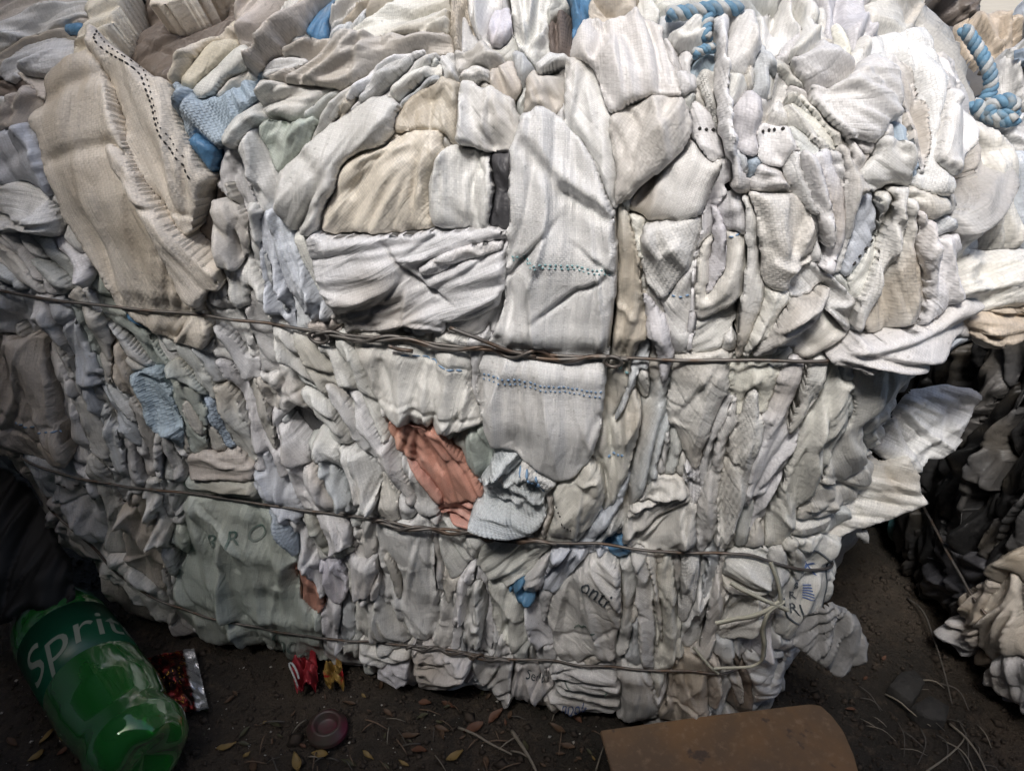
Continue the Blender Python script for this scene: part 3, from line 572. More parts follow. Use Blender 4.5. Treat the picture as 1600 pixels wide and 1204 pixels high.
# ------------------------------------------------------------------ the sacks pressed into the bale, one line each; sunken dark ones paint the shade in hollows
# kind tint layer(mm) puff(mm) wrinkle options | outline or centre line | crease: amplitude width points
SACKS = '''
# --- upper left
S T 2 4 1 w=26 | 0,8 60,-20 120,-40
S T 4 5 1 w=30 | -10,40 50,12 140,-10
S E 6 5 1 w=26 | -10,72 60,42 140,10
S T 3 4 1.2 w=28 | -10,105 40,78 100,50 140,38
P K 8 1 .3 e=2 n=blue_scrap | 94,38 129,42 126,59 97,56
P E 7 6 1.1 a=150 | 0,100 30,72 70,60 112,62 118,78 100,104 62,112 25,132 0,132
S N 0 3 1 w=24 | -10,128 30,140 60,150
S T 9 4 1 w=12 | 0,112 40,122 70,152 74,172
P T 5 5 1.1 a=140 | -5,190 25,155 62,118 104,100 96,130 76,158 40,200 0,222
S E 4 6 1 w=30 | 0,170 40,185 78,200
P B 9 8 1 a=60 | -8,207 40,203 72,214 86,255 92,305 60,318 28,300 0,290 | -3 5 5,260 40,235 70,232
P W 14 9 1 id=bluebag | -10,292 30,282 76,296 98,328 106,352 98,366 58,352 24,356 -8,350 | -3 4 5,325 50,320 95,335
S W 8 6 1 w=20 | 84,282 94,310 104,345
# cream sack hanging over the corner
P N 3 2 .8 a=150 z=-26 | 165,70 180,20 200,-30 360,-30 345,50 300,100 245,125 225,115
P C 14 5 .5 a=120 n=folded_sack st=.6 | 138,92 104,90 112,72 138,44 158,-10 190,-20 172,40 156,64
S C 10 5 .5 w=34,26 st=.6 | 230,20 270,-5 330,-30
P C 2 6 .7 a=130 st=.5 | 222,112 250,75 290,48 330,30 352,40 330,75 290,95 270,130 262,150
S C 6 4 .6 w=22 | 262,140 285,100 330,72 372,62
P C 24 9 .35 a=70 id=cream_body th=412 tw=0 st=.9 e=8 m=coarse | 152,84 112,114 82,150 70,190 84,270 110,332 156,412 196,476 256,520 326,546 338,512 322,480 302,456 276,380 240,290 205,225 184,175 168,118 | -6 7 80,165 120,140 165,122 | 4 10 165,130 178,190 215,262 250,330 | -5 6 95,250 140,232 185,225
P C 22 7 .35 a=70 id=cream_hem th=412 tw=0 st=.3 e=4 m=coarse | 148,48 166,76 226,110 262,148 288,222 320,288 302,372 268,330 236,286 208,240 188,196 178,142 150,98 | -7 9 172,130 196,200 245,290 290,350
P C 34 8 .4 id=cream_roll th=412 tw=0 st=.4 m=coarse | 178,222 202,232 242,302 290,366 346,418 330,456 304,470 286,432 254,362 214,292 186,252
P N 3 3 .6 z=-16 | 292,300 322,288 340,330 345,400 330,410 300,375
# right of the cream sack, net and folds
P L 10 5 1.2 a=70 m=knit th=336 id=net_knot n=knotted_net | 276,140 300,165 330,165 350,150 395,125 410,120 400,160 360,200 335,222 305,215 282,180
S C 6 5 .6 w=30 | 290,130 330,80 370,70
S W 10 5 .8 w=22 | 315,152 340,118 400,80
S E 8 6 1 w=26 | 340,160 380,110 430,70
S K 10 3 .6 w=14,10 | 305,205 318,230 325,262
S E 8 6 1.2 w=40 | 345,235 365,300 385,370
P W 9 8 1.1 a=60 | 332,318 360,312 382,338 390,380 378,420 350,410 340,370
S E 5 6 1.2 w=30 | 352,220 400,180 420,150
S E 6 6 1.2 w=34 | 400,200 415,260 420,320
S W 4 6 1.2 w=34 | 355,370 380,430 410,490
S E 6 6 1.2 w=26 | 380,300 400,380 420,450
# --- top, left of centre
S T 3 5 1.2 w=20 | 370,70 410,30 450,-10
S E 6 5 1.2 w=18 | 385,95 430,45 470,-5
S T 4 5 1.2 w=20 | 395,118 445,62 480,28 500,-5
P K 8 2 .5 e=3 n=blue_scrap st=.1 | 495,26 513,24 509,63 482,63
S E 5 5 1.2 w=16 | 500,45 545,22 590,-8
S T 7 5 1.2 w=14 | 512,52 560,24 625,-8
P W 12 6 .7 a=165 id=topfold | 508,60 548,44 600,18 640,-5 690,-8 704,30 704,57 680,60 640,56 560,62 520,64 | -3 4 545,48 620,30 690,36
P E 8 6 1 a=160 | 448,92 480,70 530,62 600,58 704,56 706,82 642,86 602,92 570,118 545,140 500,137 420,132 414,118 | -4 4 450,118 520,98 600,74
S W 14 6 1 w=20 | 416,118 450,100 492,102
P W 7 7 1 a=10 | 408,136 460,133 532,138 537,146 506,187 440,192 408,178
P G 9 7 1 a=120 st=.1 | 418,192 502,184 482,222 452,256 430,275 418,240 404,208 | 3 5 430,215 450,235 445,260
S W 4 5 1.3 w=16 | 500,205 555,138 600,92
S T 6 5 1.2 w=14 | 520,195 565,140 615,98
S W 8 5 1.3 w=16 | 540,168 582,122 632,92 680,80
S E 5 5 1.2 w=20 | 585,152 628,112 690,88
S W 8 5 1.2 w=18 | 605,172 640,128 692,104
P W 18 9 .7 a=130 id=bright_roll | 540,182 570,164 590,148 600,164 616,152 626,162 620,202 602,228 562,238 532,262 524,302 504,322 486,366 460,350 440,305 438,270 470,240 502,210 | -7 7 470,245 500,262 505,300 | 4 8 600,180 560,210 500,250
P T 6 4 .8 st=.9 | 528,252 560,228 594,228 552,272 528,296
P T 16 5 .5 a=90 id=tan_flap st=1.0 e=4 | 622,186 660,142 700,132 720,130 720,190 713,216 690,206 642,204 618,212 | -3 6 640,190 672,150
P C 14 7 .7 a=120 st=1.0 id=tan_panel | 512,318 534,256 562,240 602,220 642,200 692,205 696,216 682,250 674,290 674,358 600,364 512,370 | -5 5 556,300 600,258 650,235 | 4 7 535,330 590,270 640,225
P W 18 11 .6 a=80 id=round_bag | 720,132 746,138 780,140 806,160 814,200 802,230 760,234 726,227 717,190 | -5 6 724,150 742,158 736,178 | -3 6 745,190 780,175
P W 16 8 .6 a=95 | 688,247 722,234 758,236 770,266 772,302 764,342 746,358 690,358 674,342 672,282 | -4 5 688,265 695,310 720,340
P D 0 2 1.2 m=film n=black_net_scrap | 768,240 796,234 802,352 764,348
S T 4 5 1.5 w=28 m=knit th=364 | 722,-5 728,40 722,84
P W 10 7 1.2 a=100 | 736,-8 800,-8 802,48 772,72 742,48 734,20
P V 12 6 1 | 770,20 802,15 803,60 782,78 765,60
P E 12 6 1 a=10 | 712,86 760,80 792,94 772,112 742,122 714,118
S W 15 5 1 w=14 | 715,122 750,112 790,118
P Y 16 7 .9 a=60 | 766,106 800,100 818,132 804,152 780,148 770,126
S W 7 5 1.2 w=20 | 690,84 712,108 716,130
# --- top centre
P W 10 7 1.2 a=95 | 800,-8 858,-8 860,52 856,82 830,98 806,60 | -4 4 825,0 830,50 825,85
P N 2 4 1.2 a=95 m=knit th=525 n=brown_net_scrap | 858,-8 902,-8 900,50 882,88 860,84
P K 6 4 1 n=blue_scrap | 896,-8 920,-8 912,40 898,66
P Y 14 8 1.2 a=60 st=.7 | 838,112 872,94 888,115 882,166 862,184 830,190 820,152 824,126 | -4 4 830,160 855,150 880,160
S W 16 5 .8 w=16 | 838,118 866,96 882,84
P W 16 7 .5 a=75 id=shoulder th=525 | 884,112 910,94 928,100 942,140 957,200 968,260 966,340 930,260 880,190 | -3 5 895,130 920,190 945,250
P T 8 5 1.2 a=20 | 918,12 936,-8 1002,-8 1002,22 972,46 930,32
S W 12 5 1 w=18 | 1002,-8 1012,26 1002,56
P Y 24 10 .5 a=70 id=upper_bag st=.25 e=7 | 936,42 960,35 1000,30 1022,46 1042,80 1056,112 1070,140 1062,152 1020,149 990,157 956,180 944,140 930,106 903,95 902,70 914,42 | -5 6 935,50 965,55 990,40 | -4 5 965,60 985,75 1000,110
P Y 20 12 .45 a=110 id=lower_bag st=.35 e=8 | 960,180 990,159 1020,151 1062,153 1078,166 1083,196 1072,232 1042,260 1002,284 982,304 966,324 963,250 956,202 | -5 8 1060,158 1035,175 1010,178 | 3 8 1075,190 1040,230 1000,270
P E 22 6 .6 | 1056,118 1076,112 1088,134 1080,152 1064,154
S W 14 6 1 w=18 | 1040,56 1056,100 1070,136
P E 8 5 1.2 | 1020,10 1060,-8 1120,-8 1130,20 1060,30
P W 12 5 1 | 1052,70 1062,58 1092,44 1114,76 1082,82
P L 10 4 .8 n=blue_scrap | 1072,96 1110,84 1114,102 1080,114
P W 12 6 1.2 a=70 | 1066,82 1080,78 1086,110 1074,122 1062,110
S W 12 6 1.3 w=22 m=knit th=525 | 1100,104 1110,150 1130,200
S W 20 4 1 w=16,14 m=coarse th=420 id=cord_seam g=1.5 | 1132,44 1126,110 1126,165 1146,235 1156,296
P Y 15 9 .8 a=110 | 1134,52 1172,34 1182,58 1187,76 1172,96 1152,122 1137,112
P Y 16 7 .8 | 1130,164 1140,120 1156,118 1162,140 1150,164
P W 15 6 .8 a=60 id=seam_fold | 1080,162 1096,152 1122,190 1130,232 1116,258 1084,208
P W 9 6 1 a=75 | 1082,172 1100,205 1120,255 1112,300 1090,250
P Y 12 8 .7 a=110 st=.8 id=ribbed_panel tw=0 m=coarse | 984,332 1000,298 1046,258 1078,212 1092,212 1126,252 1112,292 1102,322 1086,338 1050,343 1010,342 | -4 4 1048,262 1050,300 1044,340
P V 14 8 .8 a=90 | 1138,184 1158,146 1187,148 1186,242 1160,238 1143,212
P L 6 4 1 | 1158,236 1186,240 1188,262 1170,275 1158,260
# --- top right
S E 6 5 1.3 w=20 | 1150,20 1180,0 1200,-10
P W 9 6 1.2 a=120 | 1190,62 1204,20 1250,8 1254,40 1242,62 1210,84 | -4 4 1200,60 1225,35 1245,15
S W 12 6 1.2 w=20 | 1272,18 1258,60 1242,98
S E 8 5 1.2 w=16 | 1220,90 1232,60 1262,20
S W 6 6 1.2 w=22 | 1190,100 1200,130 1205,170
P V 9 6 1.2 a=120 | 1280,-8 1352,-8 1358,32 1332,82 1310,104 1300,70 1284,40 | -4 4 1300,10 1320,50 1318,90
S W 13 5 1.2 w=14 | 1268,34 1298,68 1326,104
S Y 12 5 1.2 w=14 | 1300,36 1316,66 1330,96
S W 9 5 1.2 w=16 | 1352,40 1340,80 1330,110
P Y 12 6 1 a=30 | 1342,14 1400,18 1464,58 1442,72 1390,56 1348,40 | -3 4 1360,25 1410,45 1450,65
P W 13 5 1.4 a=35 m=coarse | 1408,8 1472,18 1494,52 1482,68 1440,52 1408,30
S W 10 5 1.2 w=22 | 1345,0 1390,5 1430,20
P E 12 7 1 a=10 | 1236,98 1290,76 1328,110 1312,138 1290,142 1266,132
P W 18 11 .55 a=30 id=grey_pouch st=.2 | 1258,146 1300,140 1340,112 1362,98 1387,124 1404,160 1398,182 1372,204 1352,218 1310,202 1280,168 | -3 3 1285,150 1340,148 1395,148
P W 12 7 .8 a=75 th=537 tw=0 m=coarse id=ribbed_sack | 1358,62 1400,64 1462,76 1504,110 1520,150 1516,182 1478,188 1472,212 1452,248 1440,296 1432,252 1428,210 1404,170 1384,120 1362,86 | -5 4 1398,170 1420,190 1428,185 | -5 4 1462,150 1470,190 1462,215
P Y 20 8 .5 a=50 id=roll_end | 1488,74 1506,80 1542,120 1540,136 1520,144 1494,112
S W 18 4 .6 w=12 | 1470,66 1510,80 1545,125
P L 7 5 1 n=blue_scrap | 1338,232 1368,202 1406,184 1422,200 1427,232 1410,222 1390,216 1360,228
S L 9 4 .8 w=14 n=blue_scrap | 1420,196 1430,240 1425,275
P W 18 9 .8 a=40 | 1348,262 1374,236 1396,220 1422,226 1427,252 1416,272 1390,282 1364,282 | -8 4 1396,232 1402,238
P W 12 6 .9 | 1326,208 1378,240 1362,257 1338,262
P Y 14 6 .8 | 1330,205 1350,215 1372,238 1350,240
S Y 8 6 1.3 w=16 | 1246,132 1300,180 1320,228
S W 10 5 1.3 w=14 | 1236,146 1282,190 1305,230
S Y 6 5 1.3 w=14 | 1228,160 1265,205 1285,240
S W 12 5 1.2 w=20 | 1222,150 1215,180 1200,215
P W 9 7 1.2 a=120 | 1176,150 1205,150 1222,130 1236,120 1222,160 1205,190 1180,190
P W 14 7 1.2 a=100 id=stitched_knob | 1186,196 1216,190 1226,222 1222,252 1205,258 1188,240
P W 10 8 1.1 a=70 m=coarse | 1225,272 1240,240 1272,224 1290,262 1300,305 1308,340 1280,345 1250,320
S E 7 6 1.2 w=30 | 1300,228 1318,270 1325,320
P W 8 7 1.2 | 1180,255 1215,262 1235,290 1225,320 1190,310
S E 5 6 1.2 w=26 | 1275,215 1300,225 1330,215
# --- left, mid height
S W 9 6 1.2 w=18 | 2,358 40,400 78,440
S W 12 6 1.2 w=16 | 34,366 62,408 84,444
S E 9 5 1.2 w=14 | 66,368 78,402 92,440
S W 11 5 1.2 w=16 | -8,390 30,412 62,446
S B 8 5 1.2 w=16 | -8,412 20,430 48,452
P W 9 6 1.3 a=45 m=coarse | 92,374 138,388 154,412 154,442 122,444 100,422
S G 8 6 1.2 w=22 | 132,392 158,432 186,476
S E 10 6 1 w=18 | 98,330 118,372 140,398
P B 9 7 1 a=90 | -8,452 62,450 54,500 48,528 8,526 -8,505 | -3 4 10,500 40,490 55,465
P T 16 6 .8 a=85 id=brown_sack st=1.0 tw=0 m=coarse | -10,512 30,528 72,520 86,580 96,640 114,700 50,714 -10,692 | -3 5 5,640 60,655 105,665
S W 9 6 1.1 w=34 | 62,455 88,550 112,640 132,726
S B 12 7 1 w=40 | 104,478 136,570 170,650 196,728
S G 8 6 1.2 w=26 | 130,470 160,540 180,600
S T 6 5 1.2 w=22 | 168,530 190,586 216,646 230,700
S B 13 7 1 w=26 id=paleblue | 142,600 170,610 200,650 222,700
S G 14 7 .9 w=46,30 id=green_strip | 160,462 214,528 266,588 304,640
P K 16 2 .5 e=2 n=blue_scrap | 198,478 250,488 276,510 284,534 250,516 208,500
P W 12 5 .6 a=70 m=coarse th=412 tw=0 | 254,486 300,480 338,520 328,548 292,532 264,512
P W 8 6 1.1 a=60 | 322,474 372,490 388,540 372,596 346,548 334,520
S E 10 6 1.2 w=18 | 338,500 378,560 398,612
P L 17 6 1.3 a=60 m=knit th=280 st=.1 id=blue_knit n=knitted_net | 213,580 232,570 252,576 268,620 287,660 294,704 266,684 236,634 218,606
S G 12 6 1 w=30 | 262,560 300,600 325,650
# --- left, lower
S B 9 6 1.2 w=22 | 178,600 206,646 226,694 240,738
S E 10 6 1.3 w=20 m=coarse | 226,636 244,690 256,745
S W 8 6 1.2 w=18 | 256,640 286,700 300,740
P G 14 6 .9 a=70 | 268,592 312,600 328,650 322,698 306,708 294,682 278,640
P L 12 5 1.2 a=60 m=knit th=280 st=.1 n=knitted_net | 316,614 336,624 352,660 368,700 350,690 330,656
S E 12 6 1 w=24 | 342,600 366,656 390,712
S T 10 5 1 w=10 | 362,640 380,690 388,715
P T 20 7 .5 a=0 id=brown_fold | 296,706 345,706 374,694 384,718 380,736 342,737 302,734
P G 9 5 1 a=5 | 296,738 376,738 404,772 330,768 296,758
P B 10 8 .9 a=60 id=dashed_bag | 48,722 78,722 142,740 204,756 214,792 224,850 244,905 200,872 150,832 108,802 58,792 40,770 | -4 4 95,740 88,765 90,795 | -4 4 145,755 150,790 138,820 | 3 6 60,740 120,800 180,840
P E 6 8 .9 a=50 | 48,800 102,798 142,850 158,908 110,884 68,842 | -4 4 100,800 140,850 152,900
P E 8 7 1 a=50 | 150,835 200,875 245,908 290,940 330,992 280,986 210,935 160,908 | -4 4 180,880 230,915 300,970
S T 9 6 1.2 w=26 | 214,760 226,820 250,880 274,945
S E 12 6 1.3 w=24 m=coarse | 246,742 252,800 266,860 284,920
P B 14 8 .8 a=85 | 262,746 290,744 298,788 288,816 268,812 258,780
P G 10 7 1 a=80 | 276,816 296,812 312,850 302,880 282,890 270,860
P G 15.8 7 1.2 a=75 id=green_sack st=.2 tilt=0 | 296,768 382,774 424,790 446,832 466,882 476,932 504,962 506,1022 444,1036 384,1004 330,994 280,952 276,902 300,850 290,800 | -7 5 300,790 345,850 368,905 384,955 | -5 4 325,780 360,830 378,880 | -6 5 395,775 425,840 438,905 | 4 7 345,800 378,860 388,930 | -4 4 300,860 330,910 350,950
P G 5 8 .9 a=40 | 296,950 340,965 396,968 398,1008 380,1026 336,1000 | -4 4 305,955 330,990 350,1008
P R 14 4 1.2 a=100 id=red_tag n=red_scrap st=.5 | 449,884 466,876 480,874 482,896 502,918 506,946 470,950 454,932
# --- diagonal folds left of centre
S B 8 7 1.2 w=30 | 414,345 424,420 446,480 470,540
S B 12 7 1 w=34,22 | 434,335 452,400 488,468 524,520
S W 12 6 1.2 w=22 | 470,350 500,420 530,480
S E 14 5 1 w=14 | 496,372 520,440 545,505
S E 6 6 1.3 w=30 | 392,440 420,520 450,590
S W 9 6 1.2 w=28 | 430,480 470,560 510,620
S W 12 7 1.1 w=30 | 462,505 506,570 545,640 575,690
S E 8 6 1.2 w=26 | 505,520 545,580 580,650
S W 11 6 1 w=22 | 525,515 560,560 590,640 610,690
S W 7 7 1.2 w=32 m=coarse | 380,560 410,640 440,700
S E 9 6 1.3 w=24 | 350,560 396,640 426,716 444,790
S Y 12 6 1.4 w=26 m=coarse | 385,590 408,610 425,650
S W 12 7 1.1 w=28 | 440,560 462,620 468,660
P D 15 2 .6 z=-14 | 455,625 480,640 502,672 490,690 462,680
S W 12 6 1.2 w=22 | 440,660 470,700 490,750
S W 13 7 1.1 w=30 | 478,596 520,655 552,690
S W 14 7 1 w=26 | 512,592 558,668 600,742
S W 9 6 1.2 w=24 m=coarse | 488,668 510,700 540,760 580,800
P W 15 7 1.3 a=70 m=coarse | 542,700 572,698 598,740 594,772 574,778 554,742
S E 8 6 1 w=28 | 560,660 600,715 640,775
S B 10 6 1.1 w=20 m=coarse | 500,700 530,745 560,795
S W 10 6 1 w=30 | 545,596 585,655 612,715 645,778
S E 14 4 .7 w=12 | 585,596 612,670 642,742 668,792
P W 15 8 .9 a=70 id=offwhite_pad | 456,722 496,718 522,760 542,800 542,852 522,852 500,802 474,762
P G 12 6 .9 a=70 | 488,792 530,800 544,850 530,870 505,850
S B 11 6 1.2 w=26 | 412,700 438,760 470,840 506,905
S L 14 4 1.3 w=16 m=knit th=364 | 430,790 455,830 470,860
S W 12 6 1.1 w=20 | 455,800 485,860 510,930
# --- centre panels
P W 26 8 .7 a=165 id=folded_panel st=.5 e=6 sm=1 | 490,374 520,368 650,359 797,357 793,400 788,440 784,470 742,490 692,496 592,504 540,502 524,462 504,420 | 5 7 600,500 660,460 700,420 780,385 | -5 4 590,505 665,455 720,425 790,395 | -3 4 560,400 640,390 720,370 | -4 3 640,420 600,460 575,498 | 3 5 520,380 530,440 560,500
P W 30 4 .6 a=150 | 657,412 690,390 730,378 790,370 788,384 740,398 700,418 672,424
P W 18 6 .9 a=140 | 690,490 745,478 792,440 800,500 762,522 720,505
P W 20 7 .6 a=100 id=white_wrap st=.5 | 556,518 622,518 702,532 740,558 746,602 760,642 757,658 692,668 640,660 604,642 582,602 | -4 4 600,560 620,610 628,650 | -4 3 640,632 700,640 755,648 | -3 3 650,548 700,562 745,570 | 3 6 665,600 660,640
P G 16 6 .8 a=100 id=grey_wrap | 686,662 756,654 772,716 778,738 758,750 730,718 704,688 | -3 4 735,665 750,710
P T 22 3 .5 e=3 n=brown_scrap | 498,498 524,500 526,524 500,526
P R 20 3 .7 a=52 m=coarse th=525 id=red_strip n=terracotta_sack st=.5 tw=0 e=3 sm=1 | 608,654 628,660 668,660 692,668 732,722 764,764 736,776 704,782 670,742 640,712 614,680 | -5 3 614,662 650,718 700,775 | -3 4 640,665 690,730
S R 17 3 .6 w=10 n=terracotta_sack | 602,650 640,712 690,774
P R 18 4 1.2 n=terracotta_sack | 700,782 736,770 748,802 736,818 714,810
P W 26 9 .45 a=94 id=centre_sack th=500 tw=0 st=.2 e=8 m=coarse | 820,192 838,170 870,180 922,226 964,330 968,400 962,470 953,540 948,600 938,660 908,712 896,738 868,738 816,704 784,682 758,642 748,600 754,560 780,500 796,440 800,380 800,300 808,230 | -9 7 826,232 850,262 880,296 | 5 8 835,225 870,262 915,300 | -10 7 888,300 920,318 950,335 | 6 8 880,280 920,300 955,318 | -4 6 810,400 845,420 | -5 4 780,520 790,600 800,680 | -4 4 912,715 920,670 940,640
S W 22 6 .8 w=20 | 766,500 752,560 748,612 762,650
P B 18 9 1.6 a=30 m=knit th=392 id=bunched_net n=bunched_net st=.1 | 750,742 788,688 812,700 842,760 856,802 842,822 780,828 754,818 | -5 4 760,700 800,760 815,815 | -4 4 790,700 825,760 840,800
P W 20 5 1.2 m=knit th=336 id=netstripe | 812,708 846,718 868,746 852,778 830,752
P Y 14 6 .7 a=92 id=tall_strip th=537 | 964,298 986,350 1002,402 1006,470 1000,548 992,602 978,702 962,782 940,806 934,722 946,642 958,500
S B 12 6 .8 w=34,26 | 1012,462 1034,520 1044,572 1032,642 1012,722 976,802 922,856
S V 17 6 .7 w=22 | 1006,450 1030,500 1042,545 1038,600
P W 16 7 .7 a=60 id=diag_panel m=coarse tw=0 th=375 | 1006,352 1050,344 1104,338 1098,372 1062,432 1036,468 1026,452 1010,442 1004,402
P Y 12 6 .9 | 984,335 1008,342 1006,372 1012,410 996,395
P W 12 6 .7 a=95 id=teal_fold | 1036,462 1076,388 1088,400 1088,442 1084,502 1078,562 1056,552 1044,502
P Y 18 9 .5 a=110 id=blue_edge_bag st=.3 e=7 | 1098,372 1150,356 1172,390 1174,432 1167,452 1130,477 1086,498 1084,432 1088,398 | -3 4 1095,480 1140,462 1170,440
P E 12 7 1 a=100 | 1100,330 1140,300 1160,320 1165,365 1130,375 1100,372
P W 12 7 1 a=110 | 1162,332 1200,372 1198,432 1176,482 1152,532 1140,520 1166,452 1176,420
P Y 12 6 .8 a=150 | 1076,502 1130,478 1168,455 1152,502 1102,548 1072,552
P W 10 6 .8 a=120 | 1130,520 1165,470 1190,440 1195,500 1180,545 1140,550
P Y 12 8 .6 a=100 id=smooth_front st=.4 | 1052,548 1130,546 1146,560 1130,642 1108,702 1086,734 1062,682 1040,642 1046,592
S W 16 7 .8 w=30,36 | 1148,610 1128,720 1112,790 1098,856
S Y 18 8 .7 w=44,38 m=coarse | 1178,598 1156,700 1136,790 1124,856
P Y 14 8 .7 a=110 | 1140,560 1206,548 1194,622 1164,682 1136,692 1130,642
P W 8 4 1.4 m=knit th=336 | 1032,628 1048,640 1078,720 1092,750 1088,778 1064,762 1038,702
S E 10 5 1 w=30 | 1020,640 1030,700 1050,745
P Y 20 9 .9 a=110 id=rolled_bag st=.3 | 980,792 1008,760 1044,740 1070,744 1079,770 1076,842 1046,854 1000,848 972,832 | -5 4 1015,770 1000,800 990,840 | -5 4 1065,780 1040,810 1010,850 | 4 5 1010,752 1060,760
P Y 16 7 .7 a=120 id=check_fold | 868,752 936,718 948,766 932,802 902,844 856,836 868,792 | -3 4 890,735 930,765
S W 14 6 .8 w=26 | 862,748 868,790 850,835
S B 10 6 .7 w=40,30 | 990,740 960,800 915,860 872,920
# --- right half, mid height
P Y 22 9 1.1 a=80 id=frayed_flap m=coarse st=.4 | 1176,302 1240,298 1268,340 1280,372 1258,412 1226,432 1206,448 1190,432 1184,380 | -4 5 1200,380 1230,400 1250,385
S B 10 7 1.1 w=30 | 1306,296 1306,360 1296,416
P E 8 6 1.1 | 1258,325 1296,318 1306,340 1298,400 1286,412 1264,390
P B 16 8 1 a=110 id=blue_tint_bag st=.1 | 1320,332 1345,302 1372,326 1388,332 1372,368 1346,392 1336,432 1312,428 1312,380
P W 19 7 .8 a=120 | 1372,320 1390,308 1412,302 1418,336 1402,376 1362,416 1340,452 1318,442 1344,402 1374,366
P W 20 8 .7 a=80 id=weave_bag th=280 tw=0 m=coarse e=7 | 1406,310 1436,318 1448,370 1460,412 1464,472 1444,502 1402,518 1370,528 1343,506 1340,452 1368,410 1402,372
P W 16 10 .6 a=130 id=smooth_belly | 1194,434 1236,420 1282,430 1322,455 1340,466 1328,512 1302,542 1270,548 1198,532 1186,482 | 6 10 1230,430 1260,465 1215,510 | -5 6 1250,470 1230,510 1260,535
P E 20 6 1.1 a=45 m=coarse | 1222,422 1260,408 1302,430 1328,480 1322,524 1290,482 1250,446
S E 14 6 1 w=26 | 1180,470 1172,510 1150,545
P Y 34 6 .8 a=165 id=wire_flap p=0 e=4 | 1283,552 1315,530 1350,521 1402,505 1466,489 1469,500 1442,522 1402,546 1372,566 1320,564 | -5 3 1335,540 1400,520 1460,498
P B 14 5 .7 a=160 | 1398,568 1440,530 1472,502 1512,520 1446,560 1420,575
S W 12 8 .8 w=52,44 | 1238,556 1222,662 1184,770 1152,852
S Y 15 9 .7 w=60,50 id=long_front | 1300,556 1286,662 1244,770 1202,844
P Y 18 9 .7 a=115 id=corner_weave th=412 tw=0 m=coarse st=.5 e=8 | 1336,564 1432,568 1434,622 1404,692 1344,762 1252,834 1238,802 1290,722 1330,642 | -4 5 1260,800 1320,742 1360,690 | -4 4 1370,580 1380,640 1350,700
S Y 20 7 .8 w=40,30 | 1378,566 1400,610 1388,670 1350,725
S W 22 5 .7 w=20 | 1282,555 1260,610 1225,680
# --- long drapes over the right half
S W 17.5 5 1 w=22 | 1138,246 1114,330 1093,400 1085,480 1076,554
S Y 20.5 6 1 w=42,28 | 1172,312 1190,390 1175,455 1150,554
S W 23 5 1 w=26 | 1282,222 1302,300 1307,360 1288,428
S E 17 5 1 w=24 | 1314,220 1329,290 1315,350 1303,434
S W 23.5 5 1 w=18 | 1238,230 1262,270 1286,330 1292,402
S Y 21 6 1 w=32,20 m=coarse th=330 | 1402,298 1398,360 1368,420 1340,506
S W 21.5 6 1 w=28,20 m=coarse th=330 | 1428,318 1442,400 1448,460 1418,514
S Y 13 5 1 w=14 | 1252,138 1298,186 1328,234
S W 13.5 5 1 w=13 | 1240,150 1282,198 1312,242
S Y 18.6 6 1 w=36,20 | 1204,436 1182,490 1164,556
S W 20.8 6 1 w=32,14 | 1296,438 1264,480 1216,522 1168,554
S W 13 6 1 w=34,22 | 1388,76 1422,140 1442,205 1442,276
S W 13.6 6 1 w=30,20 | 1440,82 1480,130 1482,182 1454,246
S V 18.8 5 1 w=20 | 1112,300 1128,360 1120,420 1100,470
# --- below the second wire
P W 10 8 .8 a=80 id=mauve_pad th=375 tw=0 m=coarse | 596,822 622,810 668,814 678,852 682,902 684,962 662,994 622,964 594,922 592,872 | -4 4 600,930 630,950 655,985
P W 13 6 .9 a=70 | 686,814 752,830 750,852 722,892 704,904 688,862 | -3 3 690,830 740,848
S E 9 5 1 w=20 | 680,810 682,870 690,930
S E 10 6 1.2 w=20 | 572,796 576,850 564,900
P E 15 8 1.1 a=90 | 552,872 592,864 596,912 578,934 556,924
P V 13 6 1.2 m=coarse | 498,872 530,880 548,920 530,945 508,920
S E 9 6 1.2 w=24 | 508,866 524,930 518,1002
S E 12 6 1.2 w=20 | 548,880 562,950 584,1004
P E 10 7 1 a=60 m=coarse | 586,920 620,962 640,1000 600,1010 560,990 552,945
S W 10 6 1.2 w=24 | 702,896 706,960 690,1020
S W 13 6 1.2 w=22 | 736,880 722,950 712,1010
S E 9 6 1.2 w=26 | 760,876 752,950 768,1020
P W 14 7 1.2 a=100 | 726,920 752,900 762,950 752,1000 728,1005
P W 13 6 .9 a=140 | 756,852 802,838 862,850 832,884 792,906 758,892
S E 16 6 .8 w=28 | 902,842 858,884 818,916
P B 17 6 .6 a=130 id=blue_band | 868,850 944,850 934,872 872,934 848,904
P K 14 2 1.6 n=blue_scrap e=2 st=.1 | 806,908 820,898 827,910 824,930 806,928
P K 14 2 1.6 n=blue_scrap e=2 | 958,846 976,850 976,874 962,868
P W 12 7 1 a=100 | 762,895 808,925 830,950 826,1000 800,1012 772,980
P W 15 6 1 a=60 | 820,930 850,960 858,990 840,1010 824,980
P Y 18 9 .6 a=70 id=letter_sack st=.5 | 930,858 972,876 974,922 968,982 952,1004 900,1024 878,1004 856,952 868,922 900,882 | -3 4 880,985 930,985 965,970
P E 14 6 1 a=95 | 962,876 985,870 996,900 990,960 980,1010 966,1000
S E 16 6 1 w=26 | 998,852 1010,906 1008,962 1018,1042
S Y 13 7 .9 w=34 | 1046,850 1038,930 1030,1002 1028,1085
S W 15 6 1 w=24 m=knit th=392 | 1076,850 1078,910 1066,960
S W 11 6 1.1 w=26 | 1112,852 1100,922 1082,1002
S Y 15 6 1.1 w=24 | 1140,856 1120,930 1102,1010
P W 16 7 1 a=30 id=whorl | 1132,862 1180,850 1204,882 1192,922 1170,932 1128,918
